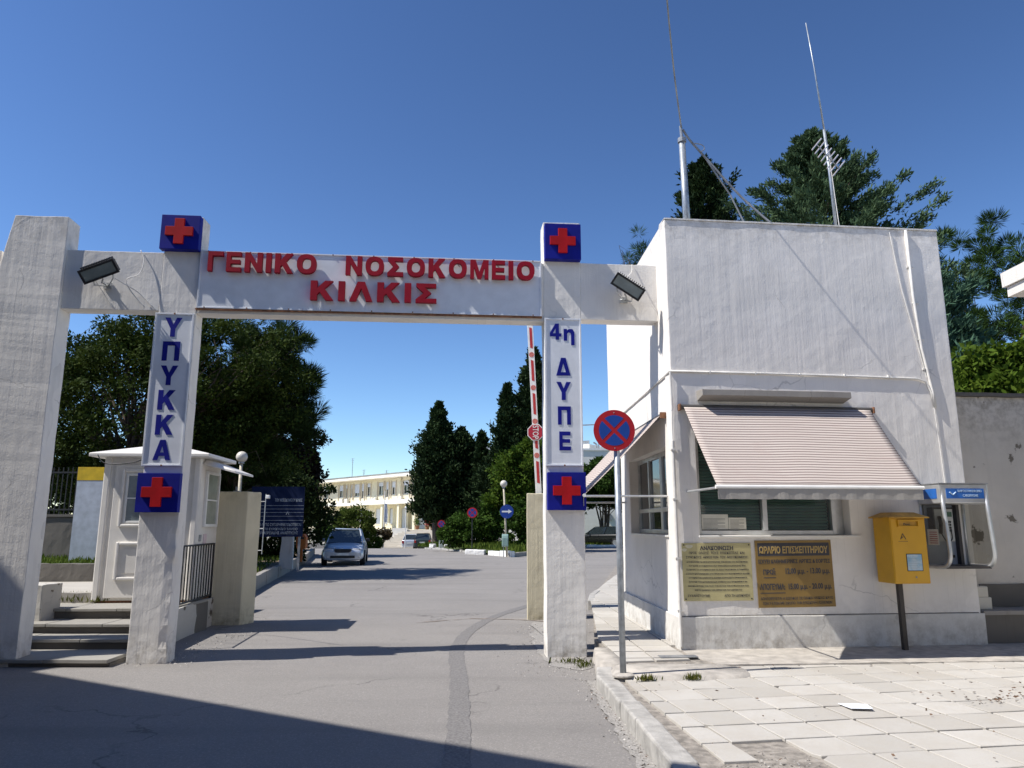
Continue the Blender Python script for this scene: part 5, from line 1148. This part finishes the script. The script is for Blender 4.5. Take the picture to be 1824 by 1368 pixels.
def isl_pt():
    while True:
        x, y = random.uniform(-8, 5), random.uniform(38.4, 60)
        xr = -.1 + (y - 38.3) * .5 if y < 48 else 4.8; xl = -.1 - (y - 38.3) * .43 if y < 46.4 else -3.3 - (y - 46.4) * .33
        if xl + .15 < x < xr - .1: return (x, y, max(gz(x, y), -.3) + .14 + .1 * max(0, 1 - abs(x + 1.5) / 4))
grass('island_grass', isl_pt, 16000, .30)
rk = []
for i in range(9):
    x, y = random.uniform(-5.5, -2.2), random.uniform(46, 52); s_ = random.uniform(.1, .2)
    mb = MB(); mb.box(-s_, s_, -s_ * .7, s_ * .7, 0, s_ * 1.2); tag(mb.obj('rock', M_whitep, loc=(x, y, .2), yaw=random.uniform(0, 90), rough=.04, cut=.1, bevel=.04), 'pale rock lying in the island grass', 'rock', 'pale rocks in the island grass')
# little stele by the tree
mb = MB(); mb.box(-.16, .16, -.1, .1, 0, 1.3); tag(mb.obj('marker_stone', plain('pale_stone', (.42, .46, .44), .7), loc=(-4.75, 50.5, gz(-4.7, 50.5)), yaw=5, bevel=.03), 'pale upright marker slab at the roadside by the cypress trunk', 'marker')

# information board, stub, orange bin, ladder-like frame on the left verge
t = thing('information_board', 'large blue information board with white Greek lettering, both toned down for shade, under the plum tree', 'signboard', (-7.72, 22.0, .3), 2)
M_boardshade = plain('board_blue_shaded', (.007, .014, .045), .7, spec=.1); M_lt = plain('board_letters_shaded', (.30, .34, .38), .7)  # board and letter colours darkened in place of the shade on them
mb = MB(); mb.box(0, 1.55, 0, .05, .96, 2.42); mb.obj('board', M_boardshade, t)
mb = MB(); mb.box(.1, .16, .05, .11, 0, 2.4); mb.box(1.42, 1.48, .05, .11, 0, 2.4); mb.obj('posts', M_alud, t)
for s_, a, b, z0_, h in (('ΤΟ ΑΥΤΟ ΣΥΓΧΡΗΜΑΤΟΔΟΤΕΙΤΑΙ', .22, 1.50, 1.27, .085), ('ΑΠΟ ΤΟ ΕΥΡΩΠΑΪΚΟ ΤΑΜΕΙΟ', .22, 1.40, 1.15, .085), ('ΠΕΡΙΦΕΡΕΙΑΚΗΣ ΑΝΑΠΤΥΞΗΣ', .22, 1.42, 1.03, .085),
                         ('ΤΟΥ ΝΟΣΟΚΟΜΕΙΟΥ ΚΙΛΚΙΣ', .70, 1.50, 1.98, .09)):
    text(s_, M_lt, t, a, b, z0_, z0_ + h, -.001, .003, 'line_of_text', .008)
mb = MB()
for z in (1.43, 1.55, 1.66, 1.76, 1.86): mb.box(.1, 1.55, -.003, -.001, z, z + .008)
mb.tube([(1.05, -.004, 1.60), (1.09, -.004, 1.68), (1.13, -.004, 1.60)], .008, 5); mb.obj('rule', M_lt, t)
t = thing('spotlight_frame', 'slim ladder-like grey metal frame with a small spotlight before the blue board', 'lamp', (-7.15, 21.0, .3))
mb = MB(); mb.tube([(0, 0, 0), (.02, 0, 2.12)], .014, 6); mb.tube([(.17, 0, .5), (.19, 0, 2.16)], .014, 6)
for z in (.6, 1.2, 1.95): mb.tube([(0, 0, z), (.18, 0, z)], .012, 6)
mb.obj('frame', M_alu, t)
mb = MB(); mb.box(.2, .30, -.05, .05, 2.03, 2.13); mb.obj('spotlight', M_whitep, t, bevel=.015)
mb = MB(); mb.prism_xz([(0, 0), (.42, 0), (.40, 1.08), (.06, 1.12)], 0, .2); tag(mb.obj('concrete_post', concrete('post_white', (.55, .53, .5), bstr=.2, stain=(.2, .15, .12), sk=.9), loc=(-7.3, 23.6, .25), yaw=6, rough=.012, cut=.08), 'worn whitish concrete stub post beside the orange bin', 'post')
t = thing('orange_bin', 'orange litter bin on an orange post at the left kerb, behind the silver car', 'bin', (-7.55, 27, .3))
M_or = plain('bin_orange', (.50, .13, .02), .5)
mb = MB(); mb.box(-.035, .035, -.03, .03, 0, .5); mb.obj('post', M_or, t)
mb = MB(); mb.prism_xz([(-.17, .52), (-.12, .46), (.12, .46), (.17, .52), (.17, .86), (.10, .98), (-.10, .98), (-.17, .86)], -.14, .14); mb.obj('bin_body', M_or, t, bevel=.012)
mb = MB(); mb.box(-.1, .1, -.145, -.139, .80, .88); mb.obj('slot', M_black, t)
mb = MB(); mb.box(-6.35, -5.15, 13.5, 14.6, .3, .56); tag(mb.obj('ramp_slab', M_grey, rough=.01, cut=.2), kind='structure')

# ------------------------------------------------------------------ cars
M_tyre = plain('tyre', (.02, .02, .02), .85); M_rim = plain('wheel_rim', (.4, .41, .42), .35, .7)
M_chrome = plain('chrome', (.6, .6, .6), .15, .9); M_lampw = plain('headlamp', (.55, .56, .58), .12, .2, var=.25, vs=20); M_lampr = plain('tail_lamp', (.35, .015, .015), .2)
M_amber = plain('indicator', (.5, .15, .02), .25)
def car(name, label, loc, yaw, paint, kind, group):
    """front faces -y; x is the width"""
    t = thing(name, label, 'car', loc, yaw, group)
    Lc, hw = (4.4, .85) if kind != 'hatch' else (3.9, .83)
    if kind == 'wagon': Lc = 4.6
    # (y, half width, sill, bumper top / waist, deck height)
    sec = [(0, .70, .27, .50, .56), (.05, .79, .19, .55, .64), (.22, .83, .20, .60, .72), (.6, hw - .02, .18, .66, .79), (1.15, hw, .18, .72, .87), (1.45, hw, .18, .76, .93), (2.4, hw + .01, .18, .78, .94)]
    if kind == 'sedan': sec += [(3.3, hw, .18, .80, .96), (3.75, hw - .02, .19, .80, .97), (4.2, hw - .05, .22, .74, .94), (4.36, .74, .28, .66, .84), (4.4, .62, .36, .56, .66)]
    else: sec += [(Lc - 1.0, hw, .18, .80, .96), (Lc - .3, hw - .02, .20, .80, .97), (Lc - .08, hw - .05, .24, .78, .95), (Lc, .72, .32, .70, .90)]
    mb = MB(); nr = 12
    for (y, h, zl, zb, zt) in sec:
        prof = [(0, zl), (h * .7, zl), (h * .95, zl + .05), (h, zl + (zb - zl) * .5), (h * .985, zb), (h * .90, zt - .02), (h * .6, zt + .015)]
        ring = [(x, z) for x, z in prof] + [(0, zt + .025)] + [(-x, z) for x, z in prof[:0:-1]]
        nr = len(ring); mb.v += [(x, y - Lc / 2, z) for x, z in ring]
    for i in range(len(sec) - 1): mb.f += [(i * nr + k, i * nr + (k + 1) % nr, (i + 1) * nr + (k + 1) % nr, (i + 1) * nr + k) for k in range(nr)]
    mb.f += [tuple(range(nr - 1, -1, -1)), tuple((len(sec) - 1) * nr + k for k in range(nr))]
    o = mb.obj('body', paint, t, smooth=True); s_ = o.modifiers.new('sub', 'SUBSURF'); s_.levels = 1; s_.render_levels = 2
    y0 = 1.05; y1 = 1.85; zr = 1.41 if kind == 'sedan' else 1.45
    ye, yb = {'sedan': (3.0, 3.75), 'hatch': (Lc - .65, Lc - .12), 'wagon': (Lc - .55, Lc - .08)}[kind]
    B = [(y0, hw * .86, .89), (ye if kind == 'x' else yb, hw * .84, .93)]
    wt = hw * .68
    v = [(-hw * .86, y0, .88), (hw * .86, y0, .88), (hw * .87, (y0 + yb) / 2, .92), (hw * .82, yb, .92), (-hw * .82, yb, .92), (-hw * .87, (y0 + yb) / 2, .92),
         (-wt, y1, zr - .03), (wt, y1, zr - .03), (wt * 1.02, (y1 + ye) / 2, zr), (wt * .96, ye, zr - .04), (-wt * .96, ye, zr - .04), (-wt * 1.02, (y1 + ye) / 2, zr)]
    v = [Vector((a, b - Lc / 2, c)) for a, b, c in v]
    mb = MB(); mb.add(v, [(0, 1, 7, 6), (1, 2, 8, 7), (2, 3, 9, 8), (3, 4, 10, 9), (4, 5, 11, 10), (5, 0, 6, 11)]); mb.obj('windows', plain('car_glass', (.02, .028, .032), .06, spec=.9), t)
    mb = MB(); rt = [q + Vector((0, 0, .012)) for q in v[6:]]
    mb.add(rt + [q + Vector((-q.x * .14, 0, .045)) for q in rt], [(5, 4, 3, 2, 1, 0), (6, 7, 8, 9, 10, 11)] + [(i, (i + 1) % 6, 6 + (i + 1) % 6, 6 + i) for i in range(6)]); mb.obj('roof', paint, t, bevel=.015, smooth=False)
    mb = MB()
    for a, b in ((0, 6), (1, 7), (2, 8), (3, 9), (4, 10), (5, 11)): mb.tube([v[a], v[b]], .032, 8)
    mb.obj('window_pillars', paint, t)
    for sx in (-1, 1):
        for yw in (.78, Lc - .80):
            wh = thing('wheel', None, None); wh.parent = t; x = sx * (hw - .10)
            mb = MB(); mb.tube([(x - .09, yw - Lc / 2, .30), (x + .115 * sx if sx > 0 else x + .09, yw - Lc / 2, .30)], .30, 24)
            mb = MB(); mb.tube([(x - sx * .09, yw - Lc / 2, .30), (x + sx * .115, yw - Lc / 2, .30)], .30, 24); mb.obj('tyre', M_tyre, wh, bevel=.02)
            mb = MB(); mb.tube([(x + sx * .10, yw - Lc / 2, .30), (x + sx * .125, yw - Lc / 2, .30)], .19, 20); mb.obj('rim', M_rim, wh)
        mb = MB(); yF = -Lc / 2
        mb.prism_xz(sorted([(0, 0)]) and [(sx * .38, .565), (sx * .70, .56), (sx * .74, .66), (sx * .44, .685)][::sx], yF + .06, yF + .22); mb.obj('headlight', M_lampw, t, bevel=.02)
        mb = MB(); mb.box(sx * .60 - .11, sx * .60 + .09, yF + .015, yF + .12, .31, .39); mb.obj('fog_light', M_lampw, t, bevel=.01)
        mb = MB(); mb.prism_xz([(sx * .55, .64), (sx * .74, .64), (sx * .73, .88), (sx * .58, .88)][::sx], Lc / 2 - .14, Lc / 2 + .004); mb.obj('tail_light', M_lampr, t, bevel=.01)
        mb = MB(); mb.box(sx * (hw + .06) - .08, sx * (hw + .06) + .08, y0 + .38 - Lc / 2, y0 + .48 - Lc / 2, .92, 1.05); mb.obj('wing_mirror', M_black if kind == 'sedan' and sx > 0 else paint, t, bevel=.03)
        mb = MB(); mb.tube([(sx * (hw + .004), 1.6 - Lc / 2, .70), (sx * (hw + .004), 1.62 - Lc / 2, .78)], .004, 4)
        for yy in (1.35, 2.35): mb.box(sx * (hw + .004) - .006, sx * (hw + .004) + .006, yy - Lc / 2, yy - Lc / 2 + .01, .3, .88)
        mb.obj('door_gap', M_black, t)
    mb = MB(); mb.prism_xz([(-.34, .57), (-.26, .52), (.26, .52), (.34, .57), (.36, .66), (-.36, .66)], yF + .0, yF + .12); mb.obj('grille', M_black, t, bevel=.01)
    mb = MB(); mb.tube(smoothline([(-.36, yF + .0, .665), (-.30, yF - .015, .54), (0, yF - .02, .515), (.30, yF - .015, .54), (.36, yF + .0, .665)], 4), .012, 6); mb.obj('grille_trim', M_chrome, t)
    mb = MB(); mb.box(-.48, .48, yF - .015, yF + .1, .30, .40); mb.obj('air_intake', M_black, t, bevel=.01)
    mb = MB(); mb.box(-.26, .26, yF - .03, yF - .016, .405, .50); mb.box(-.26, .26, Lc / 2 + .003, Lc / 2 + .012, .62, .73); mb.obj('number_plate', M_wsign, t)
    return t
M_silver = plain('silver_paint', (.56, .60, .66), .28, .4, var=.05); M_dcar = plain('dark_green_paint', (.035, .05, .055), .25, .2, var=.1)
car('parked_car', 'silver saloon car parked facing us at the left kerb', (-7.1, 32.2, 0), 9, M_silver, 'sedan', 'parked cars')
car('parked_car', 'dark hatchback seen from behind below the hospital steps', (-8.2, 69.5, gz(-8.2, 69.5)), 184, M_dcar, 'hatch', 'parked cars')
car('parked_car', 'silver car half hidden on the left of the dark hatchback', (-9.75, 73, gz(-9.75, 73)), 182, M_silver, 'hatch', 'parked cars')
car('parked_car', 'black estate car under the multi-stemmed tree at the right', (7.15, 58.5, 0), 232, plain('black_paint_car', (.012, .014, .014), .25, .2), 'wagon', 'parked cars')

# ------------------------------------------------------------------ the hospital
HO, HY = (-11.3, 88, 0), -48.0
M_hos = concrete('hospital_cream', (.68, .63, .48), board=(.3, .3, .3), bstr=.05, stain=(.4, .33, .22), sk=.4)
M_hosw = concrete('hospital_white', (.78, .75, .68), board=(.3, .3, .3), bstr=.05, stain=(.35, .32, .27), sk=.6)
M_shut = plain('shutter_white', (.55, .58, .64), .5, var=.04)
h = thing('hospital', 'long two-storey cream hospital with flat overhanging roof, balcony and columned porch', 'building', HO, HY)
U0, U1 = -42, 16
g3 = [(16.09, 19.2), (20.5, 22.0), (25, 30)]
ups = []
for grp in (((13.05, 14.55), (11.88, 12.76), (10.3, 11.36)), ((7.24, 8.61), (6.03, 6.84), (4.46, 5.5)), ((1.55, 2.92), (.2, 1.05), (-1.6, -.5)), ((-4.8, -3.5), (-6.6, -5.7), (-8.4, -7.4)), ((17.3, 18.62), (16.2, 16.9), (14.9, 15.5)), ((21.4, 23), (24, 25.2), (27, 28.5))):
    ups += [(-b, -a, 5.0 if i == 1 else 5.26, 6.93, i) for i, (a, b) in enumerate(grp)]
gr = [(-9.03, -7.24, 1.75, 3.62), (-6.9, -6.2, 1.75, 3.62), (-5.77, -5.05, 1.75, 3.62), (-3.17, -1.42, 1.15, 3.6), (.3, 1.7, 1.15, 3.5), (3.2, 4.6, 1.6, 3.5), (-13, -10.5, 1.75, 3.6), (-17, -14.6, 1.75, 3.6)]
mb = MB(); grid_wall(mb, U0, U1, -1.2, 7.33, [(a, b, c, d_) for a, b, c, d_, _ in ups] + gr, 0, .35); mb.obj('wall', M_hos, h)
mb = MB(); mb.box(U0, U1, .8, .9, -1.2, 7.33); mb.box(U0, U1, .36, .8, 4.3, 4.5); mb.obj('inner_wall', M_dkint, h)
mb = MB(); mb.box(U0 - 1, U1 + 1, -1.5, 12, 7.34, 7.74); mb.obj('roof', M_hosw, h, rough=.03, cut=1.2)
mb = MB(); mb.box(U0 - 1.1, U1 + 1.1, -1.6, 12.1, 7.745, 7.80); mb.obj('roof_edge', M_alud, h)
mb = MB(); mb.box(U0, U1, -1.5, -.002, 4.05, 4.40); mb.obj('balcony', M_hosw, h)
for a, b, c, d_, k in ups:
    w_ = thing('window', None, None); w_.parent = h
    mb = MB(); frame_rect(mb, a + .01, b - .01, c + .01, d_ - .01, .08, .12, .2); mb.box((a + b) / 2 - .04, (a + b) / 2 + .04, .12, .2, c + .09, d_ - .09)
    mb.obj('window_frame', M_hosw, w_)
    dn_ = random.choice([.35, .45, .3, .7]) if k != 1 else random.choice([.5, .25])
    mb = MB(); mb.box(a + .09, b - .09, .14, .15, c + .09, d_ - .09); mb.obj('pane', M_glassd, w_)
    mb = MB(); mb.box(a + .02, b - .02, .08, .115, d_ - (d_ - c) * dn_, d_ - .02); mb.obj('shutter', M_shut, w_)
    for f0 in (a - .09, b + .005): mb = MB(); mb.box(f0, f0 + .085, -.12, -.002, c - .4, d_ + .1); mb.obj('fin', concrete('fin_tan', (.55, .48, .38), bstr=.05), w_)
for a, b, c, d_ in gr:
    w_ = thing('window', None, None); w_.parent = h
    mb = MB(); mb.box(a + .02, b - .02, .10, .14, c + .02, d_ - .02); mb.obj('shutter', M_shut, w_)
    mb = MB(); mb.box(a - .05, b + .05, -.08, .05, c - .08, c - .005); mb.obj('window_sill', M_hosw, w_)
mb = MB(); mb.box(-6, 9.5, -4.3, -1.51, 3.95, 4.42); mb.obj('porch_roof', M_hosw, h)
for u, v_ in ((-4.8, -3.9), (-1.1, -3.9), (-.1, -1.0), (2.3, -3.9), (5.4, -3.9), (8.6, -3.9)):
    mb = MB(); mb.box(u - .2, u + .2, v_ - .2, v_ + .2, 1.1, 3.945); mb.obj('porch_column', M_hos, h)
for u in (-17.6, -16.3, -9.6, -9.2, -4.0, -3.4):
    mb = MB(); mb.box(u, u + .75, -.45, -.17, 4.45, 5.05); mb.tube([(u + .3, -.451, 4.75), (u + .3, -.47, 4.75)], .2, 14); mb.obj('air_conditioner', plain('ac_white', (.6, .58, .52), .5), h, bevel=.01)
mb = MB(); mb.box(-3.7, -3.3, -.14, 0, 5, 7.3); mb.prism_xz([(-3.95, 7.3), (-3.65, 6.9), (-3.35, 6.9), (-3.05, 7.3)], -.3, -.15); mb.obj('rain_hopper', M_hos, h)
mb = MB()
for u, hh in ((-20.5, 3.2), (-17.3, 1.4), (-11.5, 1.0)):
    mb = MB(); mb.tube([(u, 3, 7.8), (u, 3, 7.8 + hh)], .04, 5)
    for k in range(3): mb.tube([(u - .5 + k * .1, 3, 7.7 + hh - k * .25), (u + .5 - k * .1, 3, 7.7 + hh - k * .25)], .02, 4)
    mb.obj('aerial', M_alud, h)
# terrace and steps
M_mar = concrete('step_marble', (.66, .61, .52), board=(.5, .5, 3), bstr=.05, stain=(.35, .3, .25), sk=.5)
mb = MB(); mb.prism_xy([(-30, 75.9), (-10.4, 75.9), (-4.6, 75.9), (5, 75.9), (5, 80), (-30, 108)], -1.2, 1.12)
tag(mb.obj('terrace', M_hos), kind='structure')
st = thing('grand_steps', 'broad flight of pale stone steps rising to the hospital porch', 'steps', (0, 0, 0)); ns = 11
for i in range(ns):
    f = i / ns; z = -.62 + 1.74 * (i + 1) / ns; y = 71 + 4.85 * f; xl = -13.9 + 3.5 * f; xr = -3.0 - 1.7 * f
    mb = MB(); mb.box(xl, xr, y, 75.88, -1.1 if i == 0 else z - .158 , z); mb.obj('step', M_mar, st, rough=.008, cut=1.5)
mb = MB(); mb.prism_xy([(-20, 69.5), (-14.0, 69.5), (-10.45, 75.6), (-20, 75.6)], -1.1, -.1); tag(mb.obj('planter_wall', M_grey, rough=.02, cut=.8), 'grey planter wall left of the hospital steps', 'wall')
mb = MB(); mb.box(-4.55, 1.5, 73.5, 75.8, -1, 1.10); tag(mb.obj('stair_parapet', M_hosw), 'white parapet block at the right of the hospital steps', 'wall')
mb = MB(); mb.box(-12.0, -10.5, 75.0, 75.8, -1, 1.3); tag(mb.obj('stair_parapet', M_hosw), 'white parapet block at the left of the hospital steps', 'wall')
for k, (x, z) in enumerate(((-9.7, 1.14), (-8.2, 1.14), (-8.9, 1.9))):
    t = thing('potted_plant', ('left potted plant on the terrace above the steps', 'right potted plant on the terrace above the steps', 'topmost potted plant with reddish flowers by the porch')[k], 'potted plant', (x, 76.6 + k, z if k < 2 else 1.12), 0, 'potted plants on the hospital terrace')
    mb = MB(); mb.tube([(0, 0, 0), (0, 0, .4)], .16, 12, .24); mb.obj('pot', M_rust, t)
    u = unit(rng.normal(size=(220, 3))) * rng.uniform(.1, .42, (220, 1)) + [0, 0, .75]; leafcloud('foliage', L_mid if k < 2 else M_red, u, rng.normal(size=(220, 3)), np.full(220, .14), .3, t)
t = thing('flagpole', 'thin white flagpole with a limp pale flag before the hospital', 'flagpole', (-11.9, 69.5, -.65))
mb = MB(); mb.tube([(0, 0, 0), (0, 0, 5.4)], .05, 8, .035); mb.obj('pole', M_whitep, t)
mb = MB(); nS = 14
for j in range(nS + 1):
    for i in range(7): mb.v.append((.03 + i * .045 * (1 - .4 * abs(j / nS - .6)), .05 * math.sin(i * 2.1 + j * .5), 4.2 - j * .12))
mb.f = [(j * 7 + i, j * 7 + i + 1, (j + 1) * 7 + i + 1, (j + 1) * 7 + i) for j in range(nS) for i in range(6)]
mb.obj('flag', plain('flag_pale', (.62, .64, .7), .7, var=.15), t, smooth=True)
t = thing('pole_lamp', 'slim pole with a small lamp head in front of the hospital steps', 'street lamp', (-9.6, 67.5, -.55))
mb = MB(); mb.tube([(0, 0, 0), (0, 0, 3.6)], .04, 8); mb.obj('pole', M_whitep, t)
mb = MB(); mb.sphere((0, 0, 3.7), .13, 12); mb.obj('lamp_head', M_whitep, t)
# other far buildings
t = thing('white_block', 'white flat-roofed building glimpsed between the cypresses, with a roof hut', 'building', (-8, 78, -.6), -30)
mb = MB(); mb.box(2, 16, 3, 12, 0, 9.5); mb.obj('wall', M_hosw, t)
mb = MB(); mb.box(1.4, 16.6, 2.4, 12.6, 9.505, 10.0); mb.obj('roof', M_hosw, t)
mb = MB(); mb.box(5.8, 9.2, 6, 9, 10.005, 11.5); mb.obj('roof_hut', M_hosw, t)
mb = MB(); mb.box(1.4, 16.6, 2.4, 2.45, 10.0, 10.35); mb.tube([(4.2, 4, 10), (4.2, 4, 13.5)], .04, 5); mb.tube([(6, 4, 10), (6, 4, 13.0)], .03, 5); mb.obj('roof_rail', M_alud, t)
for k in range(6):
    mb = MB(); mb.box(3 + k * 2.0, 4.1 + k * 2.0, 2.97, 3.05, 7.2, 8.9); mb.obj('window', M_shut, t)
t = thing('annex_building', 'plain cream annex with one round vent behind the black estate car', 'building', (4.5, 70, 0), 4)
mb = MB(); mb.box(0, 30, 0, 8, -.5, 8.6); mb.obj('wall', M_hosw, t)
mb = MB(); mb.box(-.1, 30.1, -.1, 8, 8.605, 8.8); mb.obj('roof_edge', M_whitep, t)
mb = MB(); mb.tube([(4.7, -.01, 2.3), (4.7, -.1, 2.3)], .32, 20); mb.obj('vent', M_alud, t)
mb = MB()
mb.tube([(2.5, 2, 11.3), (6.5, 2, 11.5)], .06, 6); mb.tube([(4.2, 2, 8.8), (4.2, 2, 11.4)], .07, 6); mb.tube([(3.8, 1, 8.8), (3.8, 1, 9.3), (3.5, 1, 9.5)], .09, 6); mb.obj('roof_pipe', M_alud, t)
kerbline('kerb', [(4.6, 56.5), (16, 57.5)], .15, .12, M_whitep, jit=.03)
mb = MB(); mb.prism_xy([(4.6, 57), (30, 58), (30, 69.9), (4.6, 69.9)], -.3, .06); tag(mb.obj('lawn', M_grassd), kind='structure')
grass('lawn_grass', lambda: (random.uniform(4.8, 12), random.uniform(57.3, 68), .06), 5000, .2)

# debris and tufts
grass('pavement_weeds', lambda: random.choice([(1.27 + random.gauss(0, .05), 7.35 + random.gauss(0, .02), ZP), (1.72 + random.gauss(0, .04), 7.40 + random.gauss(0, .02), ZP), (.72 + random.gauss(0, .09), 9.12 + random.gauss(0, .06), .0), (.84 + random.gauss(0, .05), 8.9 + random.gauss(0, .08), .0)]), 420, .055, M_weed)
L = []
def leafpt():
    k = random.random()
    if k < .35: return (random.gauss(4.3, .35), random.gauss(6.6, .12), ZP + .02)
    if k < .55: return (random.gauss(4.9, .3), random.gauss(7.0, .12), ZP + .02)
    if k < .75: return (.86 + (7.4 - (yy := random.uniform(4.9, 7.6))) * .045 + random.gauss(0, .05), yy, .008)
    return (random.uniform(1.2, 6.5), random.uniform(4.8, 8.3), ZP + .02)
P = np.array([leafpt() for _ in range(300)]); D = rng.normal(0, 1, (300, 3)) * [1, 1, .12]
o = leafcloud('fallen_needles', plain('dry_litter', (.11, .065, .04), .9, var=.4, vs=30), P, D, rng.uniform(.012, .045, 300), .22, None); o['kind'] = 'stuff'
P = np.array([(.86 + (7.4 - (yy := random.uniform(4.6, 8.2))) * .05 + random.gauss(0, .08), yy, .008) for _ in range(700)] + [(random.gauss(.6, .3), random.uniform(8.3, 12.5), .008) for _ in range(700)] + [(random.gauss(-4.1, .22), random.uniform(8.9, 12), .008) for _ in range(400)] + [(random.uniform(1.3, 2.5), random.gauss(4.95, .15), ZP - .02) for _ in range(300)])
o = leafcloud('loose_gravel', plain('gravel_grey', (.40, .38, .35), .9, var=.3, vs=30), P, rng.normal(0, 1, (len(P), 3)) * [1, 1, .4], rng.uniform(.006, .024, len(P)), .4, None); o['kind'] = 'stuff'
